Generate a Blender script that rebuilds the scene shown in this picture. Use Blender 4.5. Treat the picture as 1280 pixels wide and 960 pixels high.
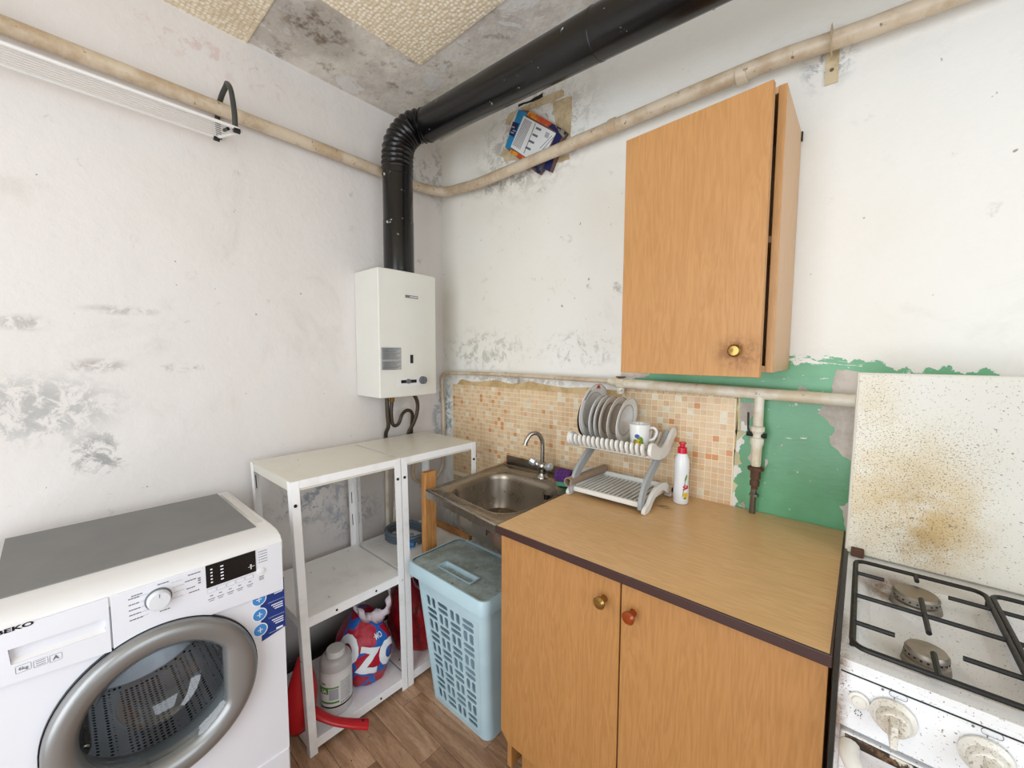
import bpy, bmesh, math, random
from mathutils import Vector, Matrix, noise as mnoise
PI = math.pi
R = math.radians
random.seed(7)
for o in list(bpy.data.objects): bpy.data.objects.remove(o)
SC = bpy.context.scene
COL = SC.collection

# ------------------------------------------------------------------ camera
CAM = Vector((1.736, -1.4155, 1.33))
YAW, PITCH, ROLL, FPX = R(41.1035), R(-4.2141), R(0.2619), 503.456
fw = Vector((-math.sin(YAW)*math.cos(PITCH), math.cos(YAW)*math.cos(PITCH), math.sin(PITCH)))
rt = fw.cross(Vector((0, 0, 1))).normalized(); up = rt.cross(fw)
rt, up = math.cos(ROLL)*rt + math.sin(ROLL)*up, -math.sin(ROLL)*rt + math.cos(ROLL)*up
cd = bpy.data.cameras.new('camera'); cam = bpy.data.objects.new('camera', cd); COL.objects.link(cam)
M4 = Matrix((rt, up, -fw)).transposed().to_4x4(); M4.translation = CAM
cam.matrix_world = M4
cd.sensor_width = 36; cd.lens = FPX/1280*36; cd.clip_start = .02
SC.camera = cam

# ------------------------------------------------------------------ world, light, exposure
W = bpy.data.worlds.new('world'); SC.world = W; W.use_nodes = True
W.node_tree.nodes['Background'].inputs[0].default_value = (.80, .90, 1, 1)
W.node_tree.nodes['Background'].inputs[1].default_value = 1.0
def area(name, loc, target, sx, sy, watts, col):
    l = bpy.data.lights.new(name, 'AREA'); l.shape = 'RECTANGLE'; l.size = sx; l.size_y = sy; l.energy = watts; l.color = col
    o = bpy.data.objects.new(name, l); COL.objects.link(o); o.location = loc
    o.rotation_euler = (Vector(target)-Vector(loc)).to_track_quat('-Z', 'Y').to_euler()
    return o
area('window_light', (2.93, -1.45, 1.5), (0, -1.3, 1.5), 1.35, 1.4, 17, (.86, .93, 1))
area('front_fill_light', (1.25, -2.62, 1.25), (.6, 0, 1.45), 1.5, 2.0, 36, (.9, .95, 1))  # unseen fill lamp added behind the camera to brighten the room
SC.view_settings.view_transform = 'Standard'; SC.view_settings.look = 'None'
SC.view_settings.exposure = 0.09; SC.view_settings.gamma = 1; SC.view_settings.use_curve_mapping = False

# ------------------------------------------------------------------ materials
def lin(c):
    if isinstance(c, str): c = tuple(int(c[i:i+2], 16) for i in (0, 2, 4))
    return tuple(((v/255)/12.92 if v/255 <= .04045 else ((v/255+.055)/1.055)**2.4) for v in c) + (1,)
class G:
    def __init__(s, name):
        s.m = bpy.data.materials.new(name); s.m.use_nodes = True; s.t = s.m.node_tree
        s.b = s.t.nodes['Principled BSDF']; s._pos = None
    def n(s, typ, **kw):
        x = s.t.nodes.new(typ)
        for k, v in kw.items():
            if k.startswith('_'): setattr(x, k[1:], v)
        return x
    def set(s, node, key, v):
        i = node.inputs[key]
        if hasattr(v, 'is_output'): s.t.links.new(v, i)
        else:
            if hasattr(i.default_value, '__len__') and not hasattr(v, '__len__'): v = (v, v, v)
            if hasattr(v, '__len__') and len(v) == 4 and len(i.default_value) == 3: v = v[:3]
            i.default_value = v
    def pos(s):
        if not s._pos: s._pos = s.n('ShaderNodeNewGeometry').outputs['Position']
        return s._pos
    def math(s, op, a, b=0, c=0):
        x = s.n('ShaderNodeMath', _operation=op); s.set(x, 0, a); s.set(x, 1, b)
        if op in ('MULTIPLY_ADD',): s.set(x, 2, c)
        return x.outputs[0]
    def vec(s, op, a, b):
        x = s.n('ShaderNodeVectorMath', _operation=op); s.set(x, 0, a); s.set(x, 1, b)
        return x.outputs['Value'] if op == 'LENGTH' else x.outputs[0]
    def noise(s, scale, detail=4, rough=.55, stretch=None, dist=0, off=0):
        v = s.pos()
        if stretch: v = s.vec('MULTIPLY', v, stretch)
        if off: v = s.vec('ADD', v, (off, off*1.3, off*.7))
        x = s.n('ShaderNodeTexNoise'); s.set(x, 'Vector', v); s.set(x, 'Scale', scale); s.set(x, 'Detail', detail); s.set(x, 'Roughness', rough); s.set(x, 'Distortion', dist)
        return x.outputs['Fac']
    def step(s, v, lo, hi, a=0., b=1.):
        x = s.n('ShaderNodeMapRange', _interpolation_type='SMOOTHSTEP'); s.set(x, 0, v); s.set(x, 1, lo); s.set(x, 2, hi); s.set(x, 3, a); s.set(x, 4, b)
        return x.outputs[0]
    def mix(s, f, a, b):
        x = s.n('ShaderNodeMix', _data_type='RGBA'); s.set(x, 0, f)
        for i, v in ((6, a), (7, b)):
            s.set(x, i, lin(v) if isinstance(v, (str, tuple)) and not hasattr(v, 'is_output') else v)
        return x.outputs[2]
    def ell(s, c, r, soft=.6):
        d = s.vec('SUBTRACT', s.pos(), c); d = s.vec('DIVIDE', d, r); L = s.vec('LENGTH', d, (0, 0, 0))
        return s.step(L, 1, 1-soft)
    def bump(s, h, strength, dist=.002):
        x = s.n('ShaderNodeBump'); s.set(x, 'Height', h); s.set(x, 'Strength', strength); s.set(x, 'Distance', dist)
        prev = s.b.inputs['Normal']
        if prev.is_linked: s.t.links.new(prev.links[0].from_socket, x.inputs['Normal'])
        s.t.links.new(x.outputs[0], prev)
    def fin(s, col, rough=.5, metal=0., **kw):
        s.set(s.b, 'Base Color', lin(col) if isinstance(col, (str, tuple)) else col)
        s.set(s.b, 'Roughness', rough); s.set(s.b, 'Metallic', metal)
        for k, v in kw.items(): s.set(s.b, k.replace('_', ' '), v)
        return s.m
_flat = {}
def mat(name, col, rough=.5, metal=0., var=.0, dirt=None, bump=0, **kw):
    """simple procedural material: colour, faint variation, optional (colour, scale, lo, hi) dirt specks"""
    if name in _flat: return _flat[name]
    g = G(name); c = lin(col)
    cc = g.mix(g.step(g.noise(9, 3), .35, .7, 0, var or .04), col, tuple(int(v*.72) for v in hexrgb(col)))
    for k, d in enumerate(dirt or []):
        cc = g.mix(g.step(g.noise(d[1], 6, .65, off=3+k*5.1), d[2], d[3], 0, d[4] if len(d) > 4 else 1), cc, d[0])
    if bump: g.bump(g.noise(60, 4), bump, .002)
    _flat[name] = g.fin(cc, rough, metal, **kw)
    return _flat[name]
def hexrgb(c): return tuple(int(c[i:i+2], 16) for i in (0, 2, 4)) if isinstance(c, str) else c

def wall_mat(name, base, stains, dirt=.35):
    g = G(name)
    c = g.mix(g.step(g.noise(1.3, 3, .5, off=2), .35, .7), base[0], base[1])
    fine = g.noise(14, 9, .72, off=4)
    c = g.mix(g.step(g.noise(3.2, 8, .7, dist=.8, off=9), .56, .74, 0, dirt), c, 'b9b3a8')
    c = g.mix(g.math('MULTIPLY', g.step(fine, .60, .72), g.step(g.noise(2.4, 2, off=13), .5, .62, 0, .55)), c, '8f8b84')
    c = g.mix(g.step(g.noise(38, 2, .5, off=21), .755, .78, 0, .7), c, '6a625a')
    for (cen, r, col, amt, lo) in stains:
        m = g.math('MULTIPLY', g.ell(cen, r, .75), g.step(g.noise(22, 10, .75, dist=.6, off=cen[2]*3), lo, lo+.12))
        c = g.mix(g.math('MULTIPLY', m, amt), c, col)
    g.bump(g.noise(7, 6, .6, off=1), .5, .012)
    g.bump(g.noise(45, 5, .6), .22, .003)
    return g.fin(c, .85)
M_WL = wall_mat('limewash_left_wall', ('dfdad7', 'dcd6d0'), [
    ((0, -1.46, 1.17), (.3, .25, .13), '9b9c9c', .65, .44), ((0, -1.33, 1.02), (.3, .10, .10), '858686', .75, .47),
    ((0, -1.46, 1.41), (.3, .07, .03), '8c8680', .5, .42), ((0, -1.26, 1.46), (.3, .12, .02), '8c8c88', .45, .42),
    ((0, -1.32, 1.29), (.3, .09, .03), '9a8f8f', .6, .44), ((0, -1.12, 1.28), (.3, .08, .02), '96948e', .6, .46),
    ((0, -.05, 2.25), (.3, .22, .22), '8e867a', .55, .47), ((0, -.03, 1.0), (.3, .07, .28), '70828a', .6, .46),
    ((0, -.72, .72), (.3, .22, .16), '7f8a96', .8, .48), ((0, -.55, .60), (.3, .2, .14), '8690a0', .6, .48),
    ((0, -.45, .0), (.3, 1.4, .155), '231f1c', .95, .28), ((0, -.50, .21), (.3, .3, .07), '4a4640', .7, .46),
    ((0, -.95, 2.35), (.3, .4, .1), 'c2938e', .35, .5)], .3)
M_WB = wall_mat('limewash_back_wall', ('ecebe6', 'e8e3d8'), [
    ((.6, 0, 2.25), (.42, .3, .28), '8f877b', .7, .46), ((.45, 0, 2.12), (.3, .3, .06), '7c766c', .6, .46),
    ((.3, 0, 1.35), (.4, .3, .14), 'a39f94', .6, .48), ((.85, 0, 1.35), (.25, .3, .10), '8d8a82', .6, .50),
    ((1.62, 0, 2.12), (.08, .3, .10), '7b838c', .7, .46), ((.04, 0, 1.0), (.06, .3, .3), '5f7e88', .75, .44),
    ((.5, 0, 1.21), (.6, .3, .025), '9b958a', .6, .42), ((.3, 0, .5), (.5, .3, .3), 'a89f92', .7, .42)], .22)
def concrete():
    g = G('bare_concrete_ceiling')
    c = g.mix(g.step(g.noise(5, 8, .65), .38, .64), 'c6beb5', 'e6dfd5')
    c = g.mix(g.step(g.noise(13, 7, .7, off=3), .55, .68, 0, .7), c, '8a7f71')
    c = g.mix(g.step(g.noise(6, 6, .6, dist=1.2, off=8), .585, .60, 0, .85), c, 'e0deda')
    c = g.mix(g.ell((.25, -.75, 2.45), (.16, .2, .3), .8), c, g.mix(g.step(g.noise(20, 6, .7), .45, .6), 'b4ada4', '7a6a58'))
    c = g.mix(g.ell((.3, -.1, 2.45), (.5, .3, .3), .8), c, g.mix(.6, c, 'd2c3aa'))
    g.bump(g.noise(16, 8, .7), .6, .01)
    return g.fin(c, .9)
M_CEIL = concrete()
def foam():
    g = G('embossed_foam_tile')
    v = g.n('ShaderNodeTexVoronoi'); g.set(v, 'Vector', g.pos()); g.set(v, 'Scale', 72); g.set(v, 'Randomness', .5)
    d = v.outputs['Distance']
    c = g.mix(g.step(d, .25, .62), 'fbf1de', 'e3d3b6')
    c = g.mix(g.step(g.noise(3, 4), .4, .7, 0, .25), c, 'c4ab84')
    g.bump(d, .8, .004)
    return g.fin(c, .8)
M_FOAM = foam()
def wood(name, light, dark, axis, scale=1., rough=.45, contrast=.7, extra=None):
    g = G(name)
    st = {'z': (9, 9, .75), 'x': (.75, 9, 9), 'y': (9, .75, 9)}[axis]
    n1 = g.noise(2.6*scale, 4, .55, st, .9); n2 = g.noise(22*scale, 3, .5, st, .2, off=5)
    w = g.math('FRACT', g.math('MULTIPLY', n1, 9))
    w = g.math('ABSOLUTE', g.math('SUBTRACT', w, .5))
    f = g.math('ADD', g.math('MULTIPLY', g.step(w, .08, .42), .55), g.math('MULTIPLY', g.step(n2, .35, .65), .5))
    c = g.mix(g.math('MULTIPLY', f, contrast), light, dark)
    c = g.mix(g.step(g.noise(1.4, 3, off=7), .35, .7, 0, .16), c, dark)
    for e in extra or []: c = g.mix(g.math('MULTIPLY', g.ell(e[0], e[1], .8), g.step(g.noise(55, 6, .7), .42, .6, .25, .9)), c, e[2])
    g.bump(n2, .08, .001)
    return g.fin(c, rough)
M_DOORW = wood('orange_beech_door_veneer', 'c3905a', 'ae7b45', 'z', contrast=.6, extra=[((1.507, -.33, 1.335), (.075, .08, .06), '8b5a2c')])
M_BASEW = wood('shaded_beech_base_veneer', 'b3804a', '9c6c38', 'z', contrast=.6)  # same beech as the wall cabinet door, with shade put into a darker colour
M_SIDEW = wood('pale_beech_side', 'd3ab82', 'c29a70', 'z', contrast=.5)
M_TOPW = wood('oak_worktop_laminate', 'dbb27f', 'c29660', 'x', 1.3, .33, .6, extra=[((1.285, -.16, .85), (.04, .02, .02), '4d3a20')])
M_PINE = wood('bare_pine', 'cf9659', 'a86d35', 'z', .8, .6)
M_PINEH = wood('bare_pine_batten', 'c08a50', '8f5c2e', 'x', .8, .6)
def plank_mat(k):
    g = G('brown_wood_floor_%s' % ['light', 'mid', 'dark'][k])
    a, b = [('c29b7c', 'a17b5c'), ('b58e6e', '926d4f'), ('a67f60', '835f45')][k]
    n = g.noise(4, 5, .6, (1.2, 9, 9), .8, off=k*4); n2 = g.noise(40, 4, .6, (1, 6, 6))
    c = g.mix(g.step(n, .36, .64), a, b); c = g.mix(g.step(n2, .45, .7, 0, .35), c, '5e4435')
    c = g.mix(g.step(g.noise(70, 2, .5, off=8), .72, .75), c, '3a2a22')
    g.bump(n2, .15, .001)
    return g.fin(c, .42)
M_PL = [plank_mat(k) for k in range(3)]
def chipped(name, base, rough=.4):
    g = G(name)
    c = g.mix(g.step(g.noise(7, 6, .65), .5, .75, 0, .35), base, 'c6c1b6')
    c = g.mix(g.step(g.noise(26, 8, .7, off=4), .66, .685), c, '3e352c')
    g.bump(g.noise(30, 4), .15, .002)
    return g.fin(c, rough)
M_SHELF = chipped('chipped_white_painted_metal', 'fafafa')
M_SHELFTOP = chipped('worn_cream_shelf_paint', 'dedace', .3)
def oldpipe(name, a, b):
    g = G(name)
    c = g.mix(g.step(g.noise(11, 6, .65), .4, .65), a, b)
    c = g.mix(g.step(g.noise(42, 6, .7, off=6), .62, .68, 0, .85), c, '6f5336')
    g.bump(g.noise(40, 5, .6), .3, .003)
    return g.fin(c, .4)
M_PIPE = oldpipe('aged_cream_gloss_pipe_paint', 'cfbfa8', 'b79f82')
M_GAS = oldpipe('white_gloss_pipe_paint', 'e2dccd', 'cfc1a6')
def flue():
    g = G('black_enamelled_flue')
    c = g.mix(g.step(g.noise(24, 6, .7), .66, .69), '0b0b0d', 'b9bcb8')
    c = g.mix(g.step(g.noise(5, 5), .6, .75, 0, .35), c, '46301f')
    g.bump(g.noise(18, 4), .12, .004)
    return g.fin(c, .24)
M_FLUE = flue()
M_FLUEC = mat('black_corrugated_duct', '0c0c0e', .26, var=.05)
def green():
    g = G('old_green_oil_paint')
    c = g.mix(g.step(g.noise(3.5, 5), .35, .7), '6cb083', '58986a')
    c = g.mix(g.step(g.noise(2, 3, off=6), .5, .68, 0, .5), c, '5f9590')
    zz = g.n('ShaderNodeSeparateXYZ'); g.set(zz, 0, g.pos())
    top = g.step(zz.outputs[2], 1.245, 1.335, 0, .17)
    fl = g.math('ADD', g.noise(16, 7, .7, (.5, 1, 1.6), .4, off=2), top)
    c = g.mix(g.step(fl, .64, .65), c, 'e6e3dc')
    c = g.mix(g.step(g.noise(45, 3, .6, off=12), .70, .72), c, 'cfd6c8')
    c = g.mix(g.step(g.noise(8, 6, .7, off=18), .6, .75, 0, .4), c, '35543c')
    g.bump(fl, .25, .004)
    return g.fin(c, .33)
M_GREEN = green()
def torn(name, a, b, s='6f6657'):
    g = G(name); c = g.mix(g.step(g.noise(12, 6, .7), .4, .62), a, b)
    c = g.mix(g.step(g.noise(40, 6, .7, off=3), .62, .7, 0, .6), c, s)
    g.bump(g.noise(25, 6), .4, .004)
    return g.fin(c, .85)
M_TORN = torn('bare_grey_plaster', 'cfc6bd', 'b8aea4'); M_CREAMP = torn('torn_cream_paper', 'd9d3b0', 'c4bd98'); M_BACKP = torn('beige_backing_paper', 'd2b78c', 'b99a6a', '8a6c42')
M_TAPE = torn('yellowed_masking_tape', 'd3c1a0', 'b8a27c', '6d5a40')
def steel(name, col, r=.3, dirt=.4):
    g = G(name); c = g.mix(g.step(g.noise(9, 7, .7), .45, .7, 0, dirt), col, '6b5238')
    return g.fin(c, g.step(g.noise(18, 4), .3, .7, r-.06, r+.12), 1.)
M_STEEL = steel('water_stained_steel', '9c9488', .3, .55); M_BASIN = steel('brushed_basin_steel', '9b9184', .3, .12); M_CHROME = steel('chrome', 'aeaaa4', .18, .2); M_DSTEEL = steel('dull_steel', '8a8580', .42, .3)
M_WENAM = mat('white_washer_enamel', 'dfe0e6', .28, var=.02)
M_WTOP = mat('white_washer_plastic', 'e2e0df', .3, var=.03)
M_GREY = mat('grey_laminate_cover', '7a7a79', .55, var=.18)
M_RING = mat('silver_door_plastic', '8f8f8e', .34, .55)
M_BLACK = mat('black_plastic', '0d0d10', .25); M_DARK = mat('dark_gap', '1a1816', .8)
M_PRINT = mat('grey_print', '66686e', .6); M_PRINTL = mat('pale_print', 'a9abb3', .6); M_WPRINT = mat('white_print', 'e9edf2', .5)
M_NAVY = mat('navy_sticker', '17357c', .35); M_NAVYD = mat('dark_navy_print', '1a2152', .4); M_LBLUE = mat('light_blue_print', '3f86c8', .35)
def basket():
    g = G('pale_blue_plastic')
    return g.fin(g.mix(g.step(g.noise(7, 3), .3, .7), 'bcd6de', 'b2cdd7'), .42)
M_BASK = basket()
def blid():
    g = G('dusty_blue_lid'); c = g.mix(g.step(g.noise(15, 8, .7), .36, .62), 'a9b8b8', '8c9690')
    c = g.mix(g.step(g.noise(60, 5, .7, off=3), .62, .7), c, '5a5247'); return g.fin(c, .6)
M_BLID = blid()
M_HEAT = mat('cream_white_enamel', 'deddd5', .3, var=.05)
M_CERAM = mat('white_glazed_ceramic', 'e4e3e0', .12, var=.02); M_RIM = mat('grey_brown_glaze_rim', '8b8178', .2)
M_RACKW = mat('off_white_rack_plastic', 'e4e2dc', .35, dirt=[('9a948a', 30, .62, .72, .5)]); M_RACKG = mat('grey_rack_plastic', 'a0a4a6', .38)
M_RED = mat('red_plastic', 'b8141c', .3, var=.1); M_REDC = mat('bright_red_cap', 'c8102e', .3)
M_HOSE = mat('braided_steel_hose', '4d453c', .4, .6, bump=.4); M_GHOSE = mat('grey_rubber_hose', '5b6874', .5); M_BLUEP = mat('blue_plastic', '1f6fa8', .4)
M_BRASS = mat('brass', '8f6f3c', .35, .9); M_RUST = mat('rusty_iron', '5a3d2c', .7, .2, var=.4)
M_CANW = mat('white_hdpe', 'dcd9da', .4, var=.05); M_CANS = mat('cloudy_translucent_plastic', 'b9b5b3', .3, var=.1)
M_LABEL = mat('white_label', 'e2e2e0', .45); M_LGREEN = mat('green_label_print', '4c8a2e', .5)
M_PURPLE = mat('purple_foam', '5e2f78', .85, bump=.6); M_SGREEN = mat('green_foam', '4f9a7a', .85, bump=.6)
M_AMBER = mat('amber_glass_knob', '8e3d14', .12, .2); M_GOLD = mat('gold_metal', '9d7c46', .25, .9)
M_DEDGE = mat('dark_brown_edge_band', '3d2521', .35)
M_IRON = mat('black_cast_iron', '151413', .45, .2, bump=.5)
M_KRAFT = mat('kraft_cardboard_tube', '9c8674', .35, var=.3)
M_CYAN = mat('bright_blue_card', '2086b8', .45); M_ORANGE = mat('orange_red_card', 'c1482a', .45, dirt=[('e09a2c', 12, .45, .55, 1)])
M_YEL = mat('yellow_print', 'e3b51f', .4); M_GPRINT = mat('leaf_green_print', '6d8f2c', .4); M_BPRINT = mat('cobalt_print', '2b4da0', .4)
M_GLASSW = None
def glass():
    g = G('washer_door_glass'); t = g.t; out = t.nodes['Material Output']
    tr = g.n('ShaderNodeBsdfTransparent'); g.set(tr, 0, (.95, .975, .98, 1)); gl_ = g.n('ShaderNodeBsdfGlossy'); g.set(gl_, 'Roughness', .02)
    lw = g.n('ShaderNodeLayerWeight'); g.set(lw, 'Blend', .25); fr_ = g.step(lw.outputs['Facing'], .1, 1., .07, .45); mx_ = g.n('ShaderNodeMixShader'); t.links.new(fr_, mx_.inputs[0])
    t.links.new(tr.outputs[0], mx_.inputs[1]); t.links.new(gl_.outputs[0], mx_.inputs[2]); t.links.new(mx_.outputs[0], out.inputs['Surface'])
    return g.m
M_GLASS = glass()
def drum():
    g = G('perforated_steel_drum')
    v = g.n('ShaderNodeTexVoronoi'); g.set(v, 'Vector', g.pos()); g.set(v, 'Scale', 85); g.set(v, 'Randomness', .1)
    c = g.mix(g.step(v.outputs['Distance'], .30, .36), '0a0a0a', 'd6d8dc')
    return g.fin(c, .36, .85)
M_DRUM = drum()
def stove_enamel(name, base, blobs, gen=.62):
    g = G(name); c = g.mix(g.step(g.noise(3, 4), .35, .7), base, 'd4d1c8')
    for (cen, r, col, a) in blobs:
        c = g.mix(g.math('MULTIPLY', g.ell(cen, r, .8), g.step(g.noise(9, 7, .7, off=cen[0]), .38, .6, .12, a)), c, col)
        c = g.mix(g.math('MULTIPLY', g.ell(cen, r, .7), g.step(g.noise(330, 3, .6), .56, .62, 0, .75)), c, '6d5636')
    c = g.mix(g.step(g.noise(260, 3, .6, off=9), gen+.045, gen+.075, 0, .85), c, '6a5540')
    c = g.mix(g.step(g.noise(90, 6, .7, off=5), gen+.045, gen+.085, 0, .75), c, '5b4630')
    return g.fin(c, .3)
M_LID = stove_enamel('grease_spattered_white_enamel', 'ddd9ca', [((1.835, -.18, .98), (.16, .3, .19), 'c0a676', 1.0), ((1.83, -.18, 1.05), (.06, .3, .07), 'a88a58', .6), ((1.84, -.18, .92), (.07, .3, .06), 'a88a58', .6), ((1.76, -.14, 1.1), (.09, .3, .3), 'cdb98f', .6), ((1.85, -.14, 1.1), (.14, .3, .14), 'cfc0a0', .6)], .60)
M_STOVE = stove_enamel('soiled_white_stove_enamel', 'e3e3e4', [((1.80, -.30, .85), (.07, .08, .1), '6b4c30', .9), ((1.73, -.6, .8), (.02, .2, .2), '6b4c30', .9)], .60)
M_KNOB = stove_enamel('grubby_white_knob', 'dcd8cf', [((1.793, -.64, .80), (.03, .05, .04), 'a3906e', .7), ((1.883, -.64, .80), (.03, .05, .04), 'a3906e', .8)], .66)

# ------------------------------------------------------------------ mesh helpers
class MB:
    def __init__(s): s.v = []; s.f = []; s.mi = []; s.k = 0
    def add(s, vs, fs, mi=None):
        o = len(s.v); s.v += [tuple(p) for p in vs]; s.f += [tuple(i+o for i in f) for f in fs]; s.mi += [s.k if mi is None else mi]*len(fs); return s
    def box(s, x0, x1, y0, y1, z0, z1):
        vs = [(x, y, z) for x in (x0, x1) for y in (y0, y1) for z in (z0, z1)]
        return s.add(vs, [(0, 1, 3, 2), (4, 6, 7, 5), (0, 4, 5, 1), (2, 3, 7, 6), (0, 2, 6, 4), (1, 5, 7, 3)])
    def hexa(s, b4, t4):
        return s.add(list(b4)+list(t4), [(3, 2, 1, 0), (4, 5, 6, 7), (0, 1, 5, 4), (1, 2, 6, 5), (2, 3, 7, 6), (3, 0, 4, 7)])
    def loft(s, loops, c0=True, c1=True, closed=True):
        n = len(loops[0]); vs = [p for l in loops for p in l]; fs = []
        for i in range(len(loops)-1):
            for j in range(n if closed else n-1):
                k = (j+1) % n; fs.append((i*n+j, i*n+k, (i+1)*n+k, (i+1)*n+j))
        if c0: fs.append(tuple(range(n-1, -1, -1)))
        if c1: fs.append(tuple((len(loops)-1)*n+j for j in range(n)))
        return s.add(vs, fs)
    def tube(s, pts, r, n=12, caps=True, flat=None):
        pts = [Vector(p) for p in pts]; loops = []; prev = None
        for i, p in enumerate(pts):
            d = (pts[min(i+1, len(pts)-1)]-pts[max(i-1, 0)]).normalized()
            if prev is None: a = Vector((0, 0, 1)) if abs(d.z) < .9 else Vector((1, 0, 0)); u = d.cross(a).normalized()
            else: u = (prev - d*prev.dot(d)).normalized()
            prev = u; w = d.cross(u); rr = r[i] if isinstance(r, (list, tuple)) else r
            loops.append([p + rr*(math.cos(t)*u + math.sin(t)*w*(flat or 1)) for t in [2*PI*k/n for k in range(n)]])
        return s.loft(loops, caps, caps)
    def lathe(s, c, prof, axis='z', n=32, caps=False):
        """prof: (radius, height along axis)"""
        c = Vector(c); ax = {'x': Vector((1, 0, 0)), 'y': Vector((0, -1, 0)), 'z': Vector((0, 0, 1))}[axis] if isinstance(axis, str) else Vector(axis).normalized()
        a = Vector((0, 0, 1)) if abs(ax.z) < .9 else Vector((1, 0, 0)); u = ax.cross(a).normalized(); w = ax.cross(u)
        return s.loft([[c + ax*h + max(r, 1e-5)*(math.cos(t)*u+math.sin(t)*w) for t in [2*PI*k/n for k in range(n)]] for r, h in prof], caps, caps)
    def prism(s, poly, d):
        """poly: 3D points (planar), d: extrusion vector"""
        d = Vector(d); p = [Vector(q) for q in poly]; return s.loft([p, [q+d for q in p]])
    def sphere(s, c, r, n=12):
        c = Vector(c); rr = Vector(r) if hasattr(r, '__len__') else Vector((r, r, r))
        return s.loft([[c + Vector((rr.x*math.sin(a)*math.cos(t), rr.y*math.sin(a)*math.sin(t), rr.z*math.cos(a))) for t in [2*PI*k/(2*n) for k in range(2*n)]] for a in [1e-3+(PI-2e-3)*i/n for i in range(n+1)]])
    def mesh(s, me, f):
        """append a bpy mesh through mapping f(Vector)->Vector"""
        return s.add([f(v.co) for v in me.vertices], [tuple(p.vertices) for p in me.polygons])
ROOT = {}
def root_loc(o): return ROOT.get(o.name, Vector((0, 0, 0)))
def props(o, label=None, cat=None, group=None, kind=None):
    for k, v in (('label', label), ('category', cat), ('group', group), ('kind', kind)):
        if v: o[k] = v
    return o
def thing(name, label, cat, loc, group=None):
    o = bpy.data.objects.new(name, None); COL.objects.link(o); o.empty_display_size = .05
    o.location = loc; ROOT[o.name] = Vector(loc); return props(o, label, cat, group)
def obj(name, mb, mats, parent=None, label=None, loc=None, bevel=0, seg=2, ang=35, kind=None, tri=False, recalc=True):
    base = root_loc(parent) if parent else Vector(loc or (0, 0, 0))
    me = bpy.data.meshes.new(name); me.from_pydata([tuple(Vector(v)-base) for v in mb.v], [], mb.f)
    if not isinstance(mats, (list, tuple)): mats = [mats]
    for m in mats: me.materials.append(m)
    me.polygons.foreach_set('material_index', mb.mi)
    if recalc:
        b = bmesh.new(); b.from_mesh(me); bmesh.ops.recalc_face_normals(b, faces=b.faces)
        if tri: bmesh.ops.triangulate(b, faces=b.faces)
        b.to_mesh(me); b.free()
    me.polygons.foreach_set('use_smooth', [True]*len(me.polygons)); me.set_sharp_from_angle(angle=R(ang))
    o = bpy.data.objects.new(name, me); COL.objects.link(o)
    if parent: o.parent = parent; ROOT[o.name] = base
    else: o.location = base; ROOT[o.name] = base
    if bevel:
        m = o.modifiers.new('bevel', 'BEVEL'); m.width = bevel; m.segments = seg; m.limit_method = 'ANGLE'; m.angle_limit = R(40); m.harden_normals = True
    return props(o, label, None, None, kind)
def dup(o, loc=None, parent=None):
    c = o.copy(); COL.objects.link(c); ROOT[c.name] = ROOT.get(o.name, Vector((0, 0, 0)))
    if parent: c.parent = parent
    if loc is not None: c.location = loc
    for ch in list(o.children): dup(ch, None, c)
    return c
def on(px, py, axis, val):
    """a point of the named wall or shelf plane (used for outlines of paint layers on the walls)"""
    d = (px-640)*rt - (py-480)*up + FPX*fw; i = 'xyz'.index(axis)
    return CAM + d*((val-CAM[i])/d[i])
def smooth(pts, n=6, closed=False):
    P = [Vector(p) for p in pts]; out = []; N = len(P)
    for i in range(N if closed else N-1):
        a, b, c, d = (P[(i-1) % N], P[i], P[(i+1) % N], P[(i+2) % N]) if closed else (P[max(i-1, 0)], P[i], P[i+1], P[min(i+2, N-1)])
        for k in range(n):
            t = k/n; out.append(.5*((2*b)+(c-a)*t+(2*a-5*b+4*c-d)*t*t+(3*b-a-3*c+d)*t**3))
    if not closed: out.append(P[-1])
    return out
def jag(pts, amp, levels=3, kf=.22):
    """roughen a closed outline by midpoint displacement"""
    P = [Vector(p) for p in pts]
    for l in range(levels):
        Q = []
        for i, p in enumerate(P):
            q = P[(i+1) % len(P)]; m = (p+q)/2; L = (q-p).length; a = min(amp, L*kf)
            m += Vector((random.uniform(-a, a) if abs(p.x-q.x)+1 > 0 else 0, 0, random.uniform(-a, a))); Q += [p, m]
        P = Q; amp *= .6
    return P
def curve_mesh(splines, depth=0, res=1):
    cu = bpy.data.curves.new('tmp', 'CURVE'); cu.dimensions = '2D'; cu.fill_mode = 'BOTH'; cu.extrude = depth
    for pts in splines:
        sp = cu.splines.new('POLY'); sp.points.add(len(pts)-1); sp.use_cyclic_u = True
        for i, p in enumerate(pts): sp.points[i].co = (p[0], p[1], 0, 1)
    return _tomesh(cu)
def _tomesh(cu):
    o = bpy.data.objects.new('tmp', cu); COL.objects.link(o); dg = bpy.context.evaluated_depsgraph_get(); dg.update()
    me = bpy.data.meshes.new_from_object(o.evaluated_get(dg)); bpy.data.objects.remove(o); bpy.data.curves.remove(cu); return me
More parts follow.
